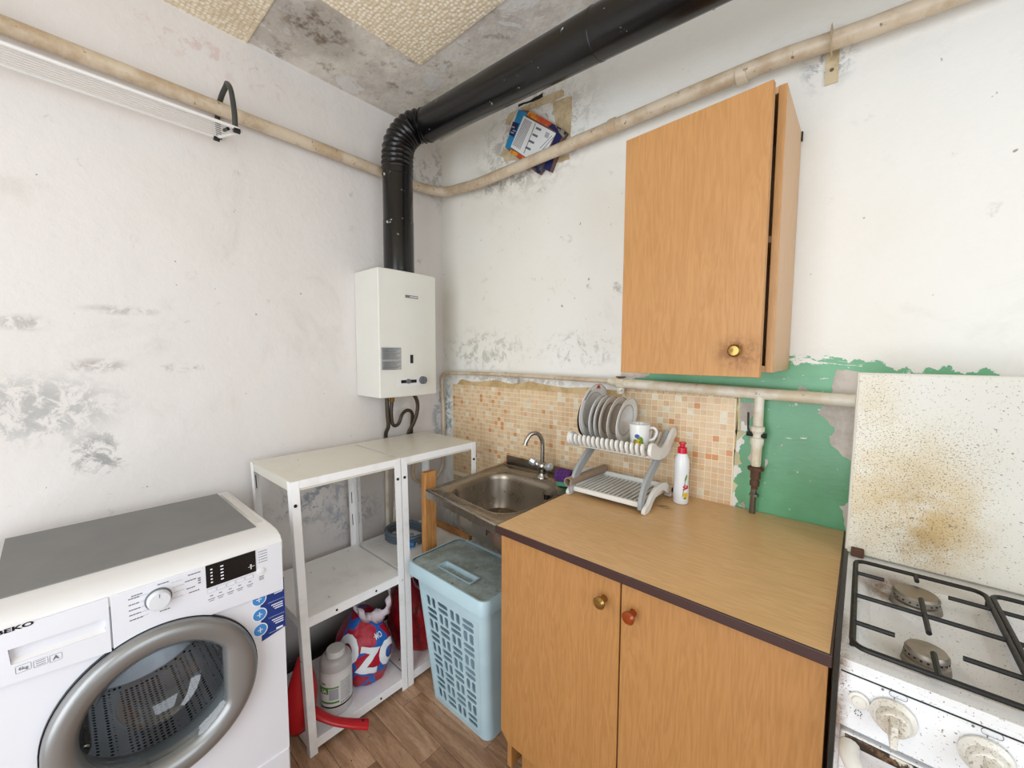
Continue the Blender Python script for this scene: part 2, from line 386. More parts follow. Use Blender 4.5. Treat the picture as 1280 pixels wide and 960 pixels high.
def text_mesh(body, size, depth=.0003, bold=0, sub=0):
    cu = bpy.data.curves.new('tmp', 'FONT'); cu.body = body; cu.size = size; cu.extrude = depth; cu.offset = bold; cu.resolution_u = 3
    cu.align_x = 'CENTER'; cu.align_y = 'CENTER'; me = _tomesh(cu)
    if sub:
        b = bmesh.new(); b.from_mesh(me); bmesh.ops.triangulate(b, faces=b.faces)
        for _ in range(sub): bmesh.ops.subdivide_edges(b, edges=[e for e in b.edges if e.calc_length() > size*.12], cuts=1); bmesh.ops.triangulate(b, faces=b.faces)
        b.to_mesh(me); b.free()
    return me
def rrect(x0, x1, y0, y1, r, n=4):
    o = []
    for cx, cy, a in ((x1-r, y1-r, 0), (x0+r, y1-r, 90), (x0+r, y0+r, 180), (x1-r, y0+r, 270)):
        o += [(cx+r*math.cos(R(a+90*k/n)), cy+r*math.sin(R(a+90*k/n))) for k in range(n+1)]
    return o
def circ(cx, cy, r, n=32): return [(cx+r*math.cos(2*PI*k/n), cy+r*math.sin(2*PI*k/n)) for k in range(n)]

# ------------------------------------------------------------------ room shell
H, XR, YF = 2.45, 3.0, -2.7
def shell(name, mb, m, **k): return obj(name, mb, m, kind='structure', **k)
floor = shell('floor', MB().box(-.1, XR+.1, YF-.1, .1, -.12, -.004), M_DARK)
ceiling = shell('ceiling', MB().box(-.1, XR+.1, YF-.1, .1, H, H+.12), M_CEIL)
wall_left = shell('wall_left', MB().box(-.12, 0, YF, .12, 0, H), M_WL)
wall_back = shell('wall_back', MB().box(0, XR, 0, .12, 0, H), M_WB)
wr = MB().box(XR, XR+.12, YF, -2.2, 0, H).box(XR, XR+.12, -.7, .12, 0, H).box(XR, XR+.12, -2.2, -.7, 0, .78).box(XR, XR+.12, -2.2, -.7, 2.22, H)
wall_right = shell('wall_right', wr, M_WB)
wf = MB().box(0, .8, YF-.12, YF, 0, H).box(2.4, XR, YF-.12, YF, 0, H).box(.8, 2.4, YF-.12, YF, 2.32, H)
wall_front = shell('wall_front', wf, M_WB)
M_FRAME = mat('white_window_paint', 'e0dfda', .4)
w = MB()
for y0, y1, z0, z1 in ((-2.2, -.7, .78, .84), (-2.2, -.7, 2.16, 2.22), (-2.2, -2.14, .84, 2.16), (-.76, -.7, .84, 2.16), (-1.48, -1.42, .84, 2.16)): w.box(XR+.02, XR+.08, y0, y1, z0, z1)
window_1 = shell('window_1', w, M_FRAME)
gl = G('window_glass'); gl.set(gl.b, 'Transmission Weight', 1.0); gl.fin('ffffff', .0)
obj('pane', MB().box(XR+.045, XR+.051, -2.14, -1.48, .84, 2.16), gl.m, window_1)
obj('pane', MB().box(XR+.045, XR+.051, -1.42, -.76, .84, 2.16), gl.m, window_1)
# floor planks: long side along the back wall
pl = {}
rowh = .0875; k = 0
for j in range(31):
    y1 = -j*rowh+.006; y0 = y1-rowh
    x = -random.uniform(.0, .5) if j != 6 else -.0
    off = [.49, .10, .31, .60, .0, .22][j % 6]-.62
    x = off
    while x < XR:
        a, b = max(x, 0), min(x+.62, XR)
        if b-a > .01:
            key = (round(b-a, 3)); 
            mm = M_PL[(j*5+int((x+1)*7)) % 3]
            kk = (key, mm.name)
            if kk not in pl:
                o = obj('floor_plank', MB().box(0, b-a-.0012, -(rowh-.0012), 0, -.004, 0), mm, None, bevel=.0006, seg=1)
                pl[kk] = o
            else:
                o = pl[kk].copy(); COL.objects.link(o)
            o.parent = floor; o.location = (a, max(y1, YF), 0)
        x += .62
# ceiling foam tiles
ft = obj('foam_tile', MB().box(.002, .498, -.498, -.002, -.006, 0), M_FOAM, bevel=.002, seg=1); ft.parent = ceiling; ft.location = (.379, -.408, H)
for i in range(5):
    for j in range(4):
        if (i, j) == (0, 0): continue
        c = ft.copy(); COL.objects.link(c); c.parent = ceiling; c.location = (.379+.5*i, -.408-.5*j, H)
for j in range(3):
    c = ft.copy(); COL.objects.link(c); c.parent = ceiling; c.location = (-.125, -.885-.5*j, H)
# green oil paint layer and everything peeling off it (thin layers on the back wall)
def layer(name, pxs, t, m, amp=.006, parent=wall_back, lv=3, jagged=True, base=0., kf=.22):
    P = [on(x, y, 'y', -base) for x, y in pxs]
    if jagged: P = jag(P, amp, lv, kf)
    mb = MB(); mb.prism([(p.x, -base-t, p.z) for p in P], (0, t, 0))
    return obj(name, mb, m, parent, tri=True)
gp = [(1058, 670), (1090, 700), (1092, 600), (1094, 520), (1096, 480), (1180, 480), (1250, 480), (1250, 468), (1238, 461), (1225, 462), (1205, 468), (1190, 458), (1170, 462), (1150, 466), (1133, 458), (1120, 463), (1095, 450), (1060, 454), (1045, 445), (1020, 450), (1005, 442), (985, 446), (940, 445), (880, 452), (828, 466), (800, 468), (790, 474), (800, 486), (925, 490), (925, 515), (938, 534), (928, 548), (921, 568), (927, 590), (918, 606), (919, 640), (980, 652)]
layer('green_paint', gp, .001, M_GREEN, .012, lv=5, kf=.36)
for p in ([(1046, 462), (1069, 464), (1100, 470), (1100, 560), (1063, 576), (1050.6, 567), (1038, 554), (1036.5, 545), (1044, 536), (1035, 526), (1022, 517), (1041, 489)],
          [(1049, 632), (1060, 628), (1066, 668), (1058, 664), (1054, 645)], [(923, 503), (945, 504), (944, 517), (933, 532), (928, 526), (922, 536)],
          [(923, 629), (930, 626), (930, 636)], [(956, 574), (960, 575), (957, 585)], [(975, 556), (979, 555), (978, 558)], [(938, 566), (941, 570), (939, 578), (935, 572)],
          [(778, 462), (812, 468), (806, 472), (776, 470)], [(1000, 482), (1022, 494), (1010, 496), (990, 492)]):
    layer('peeled_patch', p, .002, M_TORN, .004, lv=2)
for p in ([(919, 538), (933, 540), (921, 551)], [(917, 560), (924, 567), (928, 580), (916, 582)], [(915, 600), (923, 606), (914, 618)], [(922, 490), (926, 492), (926, 536), (920, 540)]):
    layer('peeled_patch', p, .0022, M_CREAMP, .003, lv=2)
# mosaic splashback
layer('backing_paper', [(568, 640), (567, 560), (570, 500), (572, 480), (578, 474), (596, 477), (618, 475), (640, 480), (660, 477), (690, 482), (720, 484), (760, 487), (923, 494), (920, 560), (914, 640), (800, 640)], .0022, M_BACKP, .004, lv=3)
gt = G('mosaic_tile_glaze')
ca = gt.n('ShaderNodeVertexColor', _layer_name='tone'); tc = ca.outputs[0]
tc = gt.mix(gt.step(gt.noise(30, 6, .65), .45, .7, 0, .3), tc, 'c4a47c'); tc = gt.mix(gt.step(gt.noise(150, 3, .6), .66, .7, 0, .7), tc, '96714a')
gt.fin(tc, .35)
M_GROUT = mat('cream_grout', 'f2e6c8', .7)
P_ = .0205; mb = MB(); cols = []
x = .084; i = 0
pal = ['e0c39d', 'dcbb95', 'd9b893', 'e1c9a6', 'ddc29f', 'd7b38b', 'dfc5a4']
while x < 1.425:
    z = .70; top = 1.166 if x < 1.06 else 1.192
    while z < top:
        r = random.random(); c = random.choice(pal)
        if r < .042: c = 'd0905e'
        elif r < .10: c = 'e2d9c4'
        lc = lin(c); v = random.uniform(.95, 1.05); s = .0010
        mb.box(x+s, x+P_-s, -.0042, -.0020, z+s, z+P_-s); cols += [(lc[0]*v, lc[1]*v, lc[2]*v, 1)]*24
        z += P_
    x += P_
mos = obj('mosaic_tiles', mb, gt.m, wall_back, kind='stuff', recalc=False)
at = mos.data.color_attributes.new('tone', 'FLOAT_COLOR', 'CORNER')
at.data.foreach_set('color', [q for c in cols for q in c])
obj('grout_sheet', MB().box(.082, 1.44, -.0032, -.0022, .68, 1.168).box(1.055, 1.44, -.0032, -.0022, 1.168, 1.194), M_GROUT, wall_back)
# tape frame, crack on the wall behind the wall box
def z3(p): return (600+p[0]*.15625, 90+p[1]*.15625)
for q in ([(320, 290), (660, 140), (675, 190), (380, 310)], [(580, 240), (735, 195), (722, 560), (640, 560)], [(590, 700), (715, 655), (716, 700), (600, 735)], [(240, 330), (300, 300), (240, 430), (200, 420)], [(190, 615), (340, 700), (200, 720), (165, 665)]):
    layer('tape_strip', [z3(p) for p in q], .0012, M_TAPE, .004, lv=2)
layer('plaster_crack', [z3(p) for p in [(300, 255), (370, 240), (505, 165), (505, 195), (400, 245), (310, 280)]], .0014, M_DARK, .005, lv=2)

# ------------------------------------------------------------------ washing machine
Y0, Y1 = -1.58, -1.03
wm = thing('washing_machine', 'white front-loading washing machine with grey top cover left of the shelves', 'washing machine', (.33, -1.305, 0))
body = MB(); body.box(.075, .575, Y1-.012, Y1, .0, .80).box(.075, .575, Y0, Y0+.012, 0, .80).box(.075, .085, Y0, Y1, 0, .80).box(.075, .575, Y0, Y1, 0, .012)
DC = (-1.286, .541)
fm = curve_mesh([[(Y0, .0), (Y1, .0), (Y1, .80), (Y0, .80)], circ(DC[0], DC[1], .165, 48)], .004)
body.mesh(fm, lambda v: Vector((.574+v.z, v.x, v.y)))
obj('body', body, M_WENAM, wm)
prof = [(.065, .80), (.065, .838), (.078, .848), (.50, .852), (.545, .85), (.570, .841), (.583, .825), (.583, .80)]
tp = MB(); tp.loft([[(a, yy, b) for a, b in prof] for yy in (Y0-.002, Y1+.002)]); obj('top_panel', tp, M_WTOP, wm, bevel=.006, seg=3, ang=50)
obj('top_cover', MB().box(.105, .498, -1.515, -1.066, .850, .8545), M_GREY, wm, label='grey laminate sheet over the top panel', bevel=.001)
obj('corner_inset', MB().box(.12, .47, -1.058, -1.041, .851, .8525), mat('pale_grey_plastic', 'cfccc8', .4), wm, bevel=.001)
def yz(y0, y1, z0, z1, x0, x1): return MB().box(x0, x1, y0, y1, z0, z1)
cp = MB(); cp.prism([(.579, -1.3595, .709), (.579, -1.032, .693), (.579, -1.032, .826), (.579, -1.3595, .826)], (.006, 0, 0))
cpo = obj('control_panel', cp, M_WENAM, wm, bevel=.0015)
# drawer with a sloped grip recess
dm = curve_mesh([[(Y0+.002, .729), (-1.3625, .709), (-1.3625, .826), (Y0+.002, .826)], [(-1.492, .757), (-1.369, .754), (-1.366, .784), (-1.494, .787)]], .0035)
dr = MB(); dr.mesh(dm, lambda v: Vector((.5825+v.z, v.x, v.y)))
dro = obj('detergent_drawer', dr, M_WENAM, wm)
rc = MB().hexa([(.584, -1.493, .757), (.584, -1.368, .754), (.562, -1.375, .780), (.562, -1.484, .783)], [(.583, -1.493, .756), (.583, -1.368, .753), (.560, -1.375, .779), (.560, -1.484, .782)])
rc.box(.558, .561, -1.495, -1.364, .75, .79); obj('drawer_grip', rc, M_WTOP, dro)
bk = text_mesh('BEKO', .0125, .0003, .0004); obj('brand_lettering', MB().mesh(bk, lambda v: Vector((.5864+v.z, -1.484+v.x*1.45, .8235+v.y*.85))), M_BLACK, dro, label='black lettering on the drawer front')
sy = MB(); t = text_mesh('6kg', .0085); sy.mesh(t, lambda v: Vector((.5864+v.z, -1.478+v.x, .7435+v.y-(v.x)*.1)))
t = text_mesh('A', .011, bold=.0003); sy.mesh(t, lambda v: Vector((.5864+v.z, -1.438+v.x, .7405+v.y)))
for yc, zc, ww in ((-1.478, .7435, .019), (-1.457, .742, .018), (-1.438, .7405, .016)):
    fr = curve_mesh([rrect(-ww/2, ww/2, -.007, .007, .002), rrect(-ww/2+.0004, ww/2-.0004, -.0066, .0066, .0015)], .0002)
    sy.mesh(fr, lambda v: Vector((.5862+v.z, yc+v.x, zc+v.y)))
for q in (-.004, 0, .004): sy.box(.586, .5863, -1.463, -1.451, .7415+q, .7425+q)
obj('drawer_symbols', sy, M_PRINT, dro, kind='stuff')
# knob and printing
kb = MB(); kb.lathe((.584, -1.285, .787), [(.0, 0), (.0235, 0), (.0235, .004), (.0215, .006)], 'x', 40); obj('knob_collar', kb, M_PRINT, cpo)
kb = MB().lathe((.584, -1.285, .787), [(.021, .002), (.0205, .014), (.018, .018), (0, .0185)], 'x', 40); kno = obj('program_knob', kb, mat('silver_white_knob', 'd8dade', .25), wm, bevel=.0)
obj('knob_mark', MB().box(.6022, .603, -1.2855, -1.2845, .795, .803), M_PRINT, kno)
pr = MB(); rnd = random.Random(3)
for k_, (yy, zz) in enumerate([(-1.333, .806), (-1.333, .793), (-1.333, .781), (-1.333, .770), (-1.333, .759), (-1.285, .818), (-1.284, .756), (-1.232, .817), (-1.238, .804), (-1.236, .786), (-1.232, .775), (-1.328, .811)]):
    q = yy; 
    for _ in range(4): L = rnd.uniform(.002, .006); pr.box(.5852, .5855, q, q+L, zz-.0011, zz+.0011); q += L+.0008
for a_, b_ in ((-1.315, .806), (-1.313, .793), (-1.313, .781), (-1.313, .770), (-1.315, .76), (-1.262, .812), (-1.26, .800), (-1.26, .788), (-1.262, .775)):
    pr.box(.5852, .5854, a_, a_+(.013 if a_ < -1.28 else .02), b_-.0002, b_+.0002)
for z_ in (.802, .797, .791): pr.box(.5852, .5855, -1.214, -1.209, z_-.0015, z_+.0015)
for yy in (-1.19, -1.172, -1.152, -1.132, -1.11):
    pr.box(.5852, .5855, yy-.007, yy+.007, .7405, .742).box(.5852, .5855, yy-.005, yy+.005, .736, .7374)
    pr.box(.5852, .5855, yy-.003, yy+.003, .748, .750)
for z_ in (.818, .811, .804, .797, .790): pr.box(.5852, .5856, -1.088, -1.0855, z_-.001, z_+.001).box(.5852, .5855, -1.084, -1.068, z_-.0007, z_+.0007)
for z_ in (.752, .748, .744): pr.box(.5852, .5855, -1.089, -1.078, z_-.0008, z_+.0008)
obj('panel_printing', pr, M_PRINT, cpo, kind='stuff')
dp = obj('display', yz(-1.199, -1.095, .771, .826, .5848, .5862), M_BLACK, wm, label='black control display')
dpp = MB()
for z_ in (.814, .806, .798, .79, .782): dpp.box(.5862, .5864, -1.190, -1.186, z_-.0015, z_+.0015).box(.5862, .5864, -1.170, -1.164, z_-.0015, z_+.0015)
dpp.box(.5862, .5864, -1.112, -1.098, .787, .788).box(.5862, .5864, -1.107, -1.105, .781, .792).box(.5862, .5864, -1.109, -1.104, .792, .793)
obj('display_digits', dpp, M_WPRINT, dp, kind='stuff')
for k_ in range(5):
    yy = -1.189+.0195*k_; f_ = curve_mesh([rrect(-.009, .009, -.005, .005, .002), rrect(-.0085, .0085, -.0045, .0045, .0016)], .0003)
    b_ = MB().box(.585, .5856, yy-.0088, yy+.0088, .7575, .7665); b_.k = 1; b_.mesh(f_, lambda v: Vector((.5856+v.z, yy+v.x, .762+v.y))); obj('button', b_, [M_WENAM, M_PRINTL], wm)
obj('start_button', MB().lathe((.585, -1.0835, .766), [(.0, 0), (.008, 0), (.008, .002), (0, .003)], 'x', 24), M_WTOP, wm)
# energy sticker with three round badges
st = MB().prism([(.5795, -1.087, .712-.01), (.5795, Y1+.001, .727-.01+.008), (.5795, Y1+.001, .586), (.5795, -1.087, .573)], (.0008, 0, 0))
sto = obj('sticker', st, [M_NAVY], wm, label='blue sticker with round badges')
lines = MB()
for a_ in range(3):
    zc = .690-.0415*a_
    bd = MB().lathe((.5803, -1.090, zc), [(0, 0), (.0175, 0), (.0175, .0008), (0, .0008)], 'x', 28); bd.k = 1; bd.lathe((.5806, -1.090, zc), [(0, 0), (.0150, 0), (.0150, .0009), (0, .0009)], 'x', 28)
    bd.k = 0; bd.box(.5816, .5818, -1.096, -1.084, zc-.001, zc+.001).box(.5816, .5818, -1.091, -1.089, zc-.007, zc+.007)
    obj('round_badge', bd, [M_WPRINT, M_LBLUE], sto)
    for q in range(3): lines.box(.5803, .5806, -1.062+.004*q, -1.034, zc+.010-.006*q, zc+.0125-.006*q)
    lines.box(.5803, .5805, -1.070, -1.031, zc-.021, zc-.0205)
lines.box(.5803, .5806, -1.052, -1.036, .588, .593)
obj('sticker_print', lines, M_WPRINT, sto, kind='stuff')
# door
def ringloop(rad, x, inner=False):
    o = []
    for k_ in range(72):
        a = 2*PI*k_/72; r_ = rad
        if inner: 
            c_ = math.cos(a)
            if c_ > .3: r_ = min(rad, (rad*.86)/c_)
        o.append((x, DC[0]+r_*math.cos(a), DC[1]+r_*math.sin(a)))
    return o
rg = MB(); rg.loft([ringloop(.1835, .579), ringloop(.1835, .590), ringloop(.181, .600), ringloop(.173, .607), ringloop(.158, .609), ringloop(.143, .605, True), ringloop(.133, .592, True), ringloop(.131, .579, True)], False, False)
obj('door_ring', rg, M_RING, wm, label='silver door ring', ang=60)
obj('door_gasket', MB().loft([ringloop(.186, .577), ringloop(.186, .5855), ringloop(.183, .5855), ringloop(.183, .577)], False, False), M_BLACK, wm)
bw = MB().loft([ringloop(.133, .592, True), ringloop(.126, .585, True), ringloop(.114, .560), ringloop(.105, .52), ringloop(.085, .495), ringloop(.05, .482), ringloop(.004, .478)], False, True)
g1 = obj('glass_bowl', bw, M_GLASS, wm, ang=80)
obj('rubber_seal', MB().loft([ringloop(.165, .572), ringloop(.140, .565), ringloop(.136, .54), ringloop(.15, .50), ringloop(.17, .48)], False, False), mat('grey_rubber', '6b6f72', .5), wm)
db = MB().lathe((.10, DC[0], DC[1]), [(.002, .0), (.215, .0), (.225, .02), (.225, .36), (.165, .385)], 'x', 48)
dro2 = obj('drum', db, M_DRUM, wm, ang=60)
for a_ in range(3):
    an = R(100+120*a_); cy, cz = DC[0]+.20*math.cos(an), DC[1]+.20*math.sin(an); d_ = Vector((0, -math.cos(an), -math.sin(an))); s_ = Vector((0, -math.sin(an), math.cos(an)))
    c_ = Vector((.12, cy, cz)); L = Vector((.34, 0, 0))
    obj('drum_paddle', MB().hexa([c_+s_*.04-d_*.02, c_-s_*.04-d_*.02, c_-s_*.04-d_*.02+L, c_+s_*.04-d_*.02+L], [c_+s_*.008+d_*.05, c_-s_*.008+d_*.05, c_-s_*.008+d_*.05+L, c_+s_*.008+d_*.05+L]), M_CHROME, dro2, bevel=.008)
kp = MB().box(.576, .582, Y0+.004, Y1-.002, .02, .232); obj('kick_panel', kp, M_WENAM, wm, bevel=.002)

# ------------------------------------------------------------------ white metal shelf units
def lean(mb):
    mb.v = [(x, y+.032*(1-z/.935)*min(1, max(.25, (-y-.05)/.9)), z) for x, y, z in mb.v]; return mb
def shelf_unit(ya, yb, label, gap_l=.0):
    u = thing('shelf_unit', label, 'shelving', (.25, (ya+yb)/2, 0), 'white metal shelf units')
    for zt, nm in ((.935, 'top_shelf'), (.478, 'middle_shelf'), (.05, 'bottom_shelf')):
        m_ = M_SHELFTOP if zt > .9 else M_SHELF
        s_ = MB().box(.062, .428, ya+.002, yb-.002, zt-.003, zt)
        s_.box(.424, .428, ya+.002, yb-.002, zt-.034, zt-.003).box(.062, .066, ya+.002, yb-.002, zt-.034, zt-.003).box(.066, .424, ya+.002, ya+.006, zt-.034, zt-.003).box(.066, .424, yb-.006, yb-.002, zt-.034, zt-.003)
        so = obj(nm, lean(s_), m_, u, bevel=.0012, seg=1)
        if zt > .9: dup_edge = obj('front_lip', lean(MB().box(.4275, .4305, ya, yb, zt-.026, zt-.0005)), M_SHELF, so, bevel=.001, seg=1)
        for yy in (ya+.12, yb-.12): obj('bolt', lean(MB().lathe((.4282, yy, zt-.018), [(0, 0), (.004, 0), (.004, .0012), (0, .0012)], 'x', 10)), M_DARK, so)
    for xs, sg in ((.4315, -1), (.060, 1)):
        for yy, sy_ in ((ya, 1), (yb, -1)):
            x0, x1 = sorted((xs, xs+sg*.002)); y0, y1 = sorted((yy, yy+sy_*.026))
            l_ = MB().box(x0, x1, y0, y1, 0, .934)
            x0, x1 = sorted((xs, xs+sg*.026)); y0, y1 = sorted((yy-sy_*.0005, yy+sy_*.0015)); l_.box(x0, x1, y0, y1, 0, .934)
            lo = obj('leg', lean(l_), M_SHELF, u, bevel=.0006, seg=1)
            if xs < .2:
                sl = MB()
                for zc in (.86, .70, .60): 
                    ym = yy+sy_*.013; sl.box(.0618, .0624, ym-.0015, ym+.0015, zc-.03, zc+.02)
                obj('leg_slots', lean(sl), M_DARK, lo, kind='stuff')
            else:
                obj('bolt', MB().lathe((xs, yy+sy_*.013, .858), [(0, 0), (.0055, 0), (.0055, .003), (0, .003)], 'x', 6), M_DARK, lo)
    return u
shelf_unit(-.952, -.562, 'white metal shelf unit beside the washing machine, canister on its bottom shelf')
shelf_unit(-.558, -.168, 'white metal shelf unit under the boiler, behind the laundry basket')

# ------------------------------------------------------------------ canister
cn = thing('canister', 'white plastic canister with green label and screw lid on the bottom shelf', 'canister', (.352, -.792, .05))
def ovl(cx, cy, z, a, b, n=36): return [(cx+a*math.cos(2*PI*k/n), cy+b*math.sin(2*PI*k/n), z) for k in range(n)]
C0 = (.352, -.792)
cb = MB(); cb.loft([ovl(*C0, z, r_*.95, r_) for z, r_ in ((.0505, .048), (.056, .054), (.175, .054), (.212, .054))], True, False); obj('body', cb, M_CANW, cn, ang=60)
cs = MB(); cs.loft([ovl(*C0, z, r_*.95, r_) for z, r_ in ((.212, .054), (.236, .0535), (.246, .0495), (.2515, .040))], False, True); obj('shoulder', cs, M_CANS, cn, ang=60, label='cloudy upper part')
cc = MB(); cc.lathe((*C0, .25), [(.032, 0), (.032, .017), (.030, .021), (0, .022)], 'z', 30); obj('screw_lid', cc, mat('white_lid', 'd6d3cf', .4), cn)
def on_can(ang, z, r=.0548): return Vector((C0[0]+r*.95*math.cos(ang), C0[1]+r*math.sin(ang), z))
def canpatch(a0, a1, z0, z1, r, n=20):
    m_ = MB(); A = [R(a0+(a1-a0)*k/n) for k in range(n+1)]; 
    m_.loft([[on_can(a, z0, r) for a in A], [on_can(a, z1, r) for a in A]], False, False, closed=False); return m_
lb = obj('label', canpatch(-150, 60, .092, .202, .0546, 40), M_LABEL, cn)
g_ = canpatch(-95, -15, .158, .163, .0550); g_.add(*((lambda q: (q.v, q.f))(canpatch(-95, -53, .138, .158, .0550)))); g_.add(*((lambda q: (q.v, q.f))(canpatch(-90, -15, .103, .110, .0550)))); obj('green_print', g_, M_LGREEN, lb, kind='stuff')
obj('black_band', canpatch(-150, 60, .086, .092, .0549, 40), M_BLACK, cn)
gp_ = canpatch(-51, -17, .116, .156, .0549); obj('grey_print', gp_, M_PRINTL, lb)
tx = MB()
for q in range(14): tx.add(*((lambda q_: (q_.v, q_.f))(canpatch(-10, 32, .108+.0052*q, .1095+.0052*q, .0550))))
for q in range(9): a_ = -10+q*4.4; tx.add(*((lambda q_: (q_.v, q_.f))(canpatch(a_, a_+2, .095, .103, .0551, 2))))
obj('small_print', tx, M_PRINT, lb, kind='stuff')
t = text_mesh('SA', .019, 0, .0006, 1); obj('lettering', MB().mesh(t, lambda v: on_can(R(-71)+v.x/.054, .148+v.y, .0553)), M_WPRINT, lb)
t = text_mesh('FA!', .012, 0, .0003, 1); obj('lettering', MB().mesh(t, lambda v: on_can(R(-72)+v.x/.054, .174+v.y, .0551)), M_BLACK, lb)

# ------------------------------------------------------------------ dustpan
dpn = thing('dustpan', 'red plastic dustpan leaning between the washing machine and shelf leg', 'dustpan', (.385, -.985, .0))
sh = MB(); LO = []
for i_ in range(15):
    t_ = i_/14; z_ = .052+.265*t_; half = .058*math.sqrt(max(.02, math.sin(PI*min(1, t_*.86+.07))))*(1-.5*t_**2)
    dep = .035*math.sin(PI*min(1, t_*.8+.12))
    cx_, cy_ = .360, -.922+.014*t_
    LO.append([(cx_+dep*math.cos(a), cy_+half*math.sin(a), z_) for a in [-PI/2+PI*k_/14 for k_ in range(15)]])
sh.loft(LO, False, False, closed=False); so_ = obj('scoop', sh, M_RED, dpn, ang=70); q_ = so_.modifiers.new('s', 'SOLIDIFY'); q_.thickness = .004
hp = smooth([(.392, -.895, .125), (.425, -.875, .112), (.455, -.845, .092), (.482, -.80, .068), (.500, -.755, .045)], 5)
obj('handle', MB().tube(hp, [.020-.004*math.sin(PI*i_/(len(hp)-1)) for i_ in range(len(hp))], 14, flat=.55), M_RED, dpn, ang=60)
obj('hanging_hole', MB().lathe((.493, -.768, .060), [(0, 0), (.004, 0), (.004, .006), (0, .006)], 'z', 12), M_DARK, dpn)

# ------------------------------------------------------------------ carrier bags
def bag_mat(name, a, b):
    g = G(name); v = g.n('ShaderNodeTexVoronoi', _feature='DISTANCE_TO_EDGE'); g.set(v, 'Vector', g.pos()); g.set(v, 'Scale', 10.5)
    c = g.mix(g.step(v.outputs['Distance'], .055, .075), b, a); g.bump(g.noise(28, 3, .6, dist=.8), .6, .006)
    return g.fin(c, .38)
M_BAG = bag_mat('red_blue_film', 'b01030', '1d62b8'); M_BAGR = bag_mat('red_film', 'a8121e', '8a1020'); M_BAGW = mat('thin_white_film', 'd5c8d0', .35, var=.4, bump=.8)
def bag_surf(c, ra, rb, h, seed):
    def S(a, t):
        prof_ = (.80+.25*math.sin(PI*min(t*1.15, 1))) if t < .65 else (.80+.25*math.sin(PI*min(.65*1.15, 1)))*(1-((t-.65)/.35)**1.4*.62)
        n_ = mnoise.noise(Vector((math.cos(a)*1.6+seed, math.sin(a)*1.6, t*3.2)))*.16+mnoise.noise(Vector((math.cos(a)*5+seed, math.sin(a)*5, t*5)))*.05
        w_ = max(.05, prof_*(1+n_)) * (1 if t > .03 else .9)
        return Vector((c[0]+ra*w_*math.cos(a), c[1]+rb*w_*math.sin(a), c[2]+h*t))
    return S
S1 = bag_surf((.285, -.648, .052), .112, .094, .26, 3.)
bg = thing('carrier_bag', 'red and blue plastic bag with large white lettering behind the canister', 'bag', (.29, -.66, .05))
bm_ = MB(); bm_.loft([[S1(2*PI*k_/48, i_/26) for k_ in range(48)] for i_ in range(27)]); obj('sack', bm_, M_BAG, bg, ang=80)
def bagtext(ch, size, a0, t0, tilt, parent, mtl, bold):
    t = text_mesh(ch, size, 0, bold, 3)
    def f(v):
        x_ = v.x*math.cos(tilt)-v.y*math.sin(tilt); y_ = v.x*math.sin(tilt)+v.y*math.cos(tilt)
        p = S1(R(a0)+x_/.115, min(.95, max(.02, t0+y_/.25))); d = Vector((p.x-.285, p.y+.648, 0)).normalized(); return p+d*.0035
    obj('lettering', MB().mesh(t, f), mtl, parent)
bagtext('O', .115, -68, .62, -.25, bg, M_WPRINT, .008); bagtext('Z', .115, -24, .47, -.2, bg, M_WPRINT, .006); bagtext('C', .115, 20, .47, -.15, bg, M_WPRINT, .008); bagtext('·MO', .024, 4, .76, 0, bg, M_WPRINT, .0004)
def handle_loop(pts, name, parent, w=.03):
    P__ = smooth(pts, 8); m_ = MB(); A_ = []; B_ = []
    for i_, p in enumerate(P__):
        wv = w*(.85+.2*math.sin(i_*.5))
        A_.append(p+Vector((.006*math.sin(i_*.8), .004*math.cos(i_*1.1), wv*.5))); B_.append(p+Vector((-.004*math.sin(i_*.9), .012, -wv*.5)))
    m_.loft([[p for p in A_], [(a+b)/2+Vector((.012, -.006, 0)) for a, b in zip(A_, B_)], [p for p in B_]], False, False, closed=False)
    o = obj(name, m_, M_BAGW, parent, ang=80); q = o.modifiers.new('s', 'SOLIDIFY'); q.thickness = .0015
handle_loop([(.30, -.715, .40), (.325, -.71, .37), (.345, -.69, .335), (.352, -.655, .312), (.36, -.62, .31)], 'handle', bg, .06)
handle_loop([(.352, -.655, .312), (.372, -.615, .318), (.372, -.59, .35), (.355, -.575, .40)], 'handle', bg, .055)
S2 = bag_surf((.28, -.38, .052), .12, .13, .28, 8.)
b2 = thing('carrier_bag', 'dark red plastic bag on the bottom shelf behind the laundry basket', 'bag', (.28, -.38, .05))
bm_ = MB(); bm_.loft([[S2(2*PI*k_/40, i_/22) for k_ in range(40)] for i_ in range(23)]); obj('sack', bm_, M_BAGR, b2, ang=80)
handle_loop([(.33, -.45, .36), (.35, -.43, .33), (.36, -.39, .32), (.35, -.34, .35)], 'handle', b2, .035)

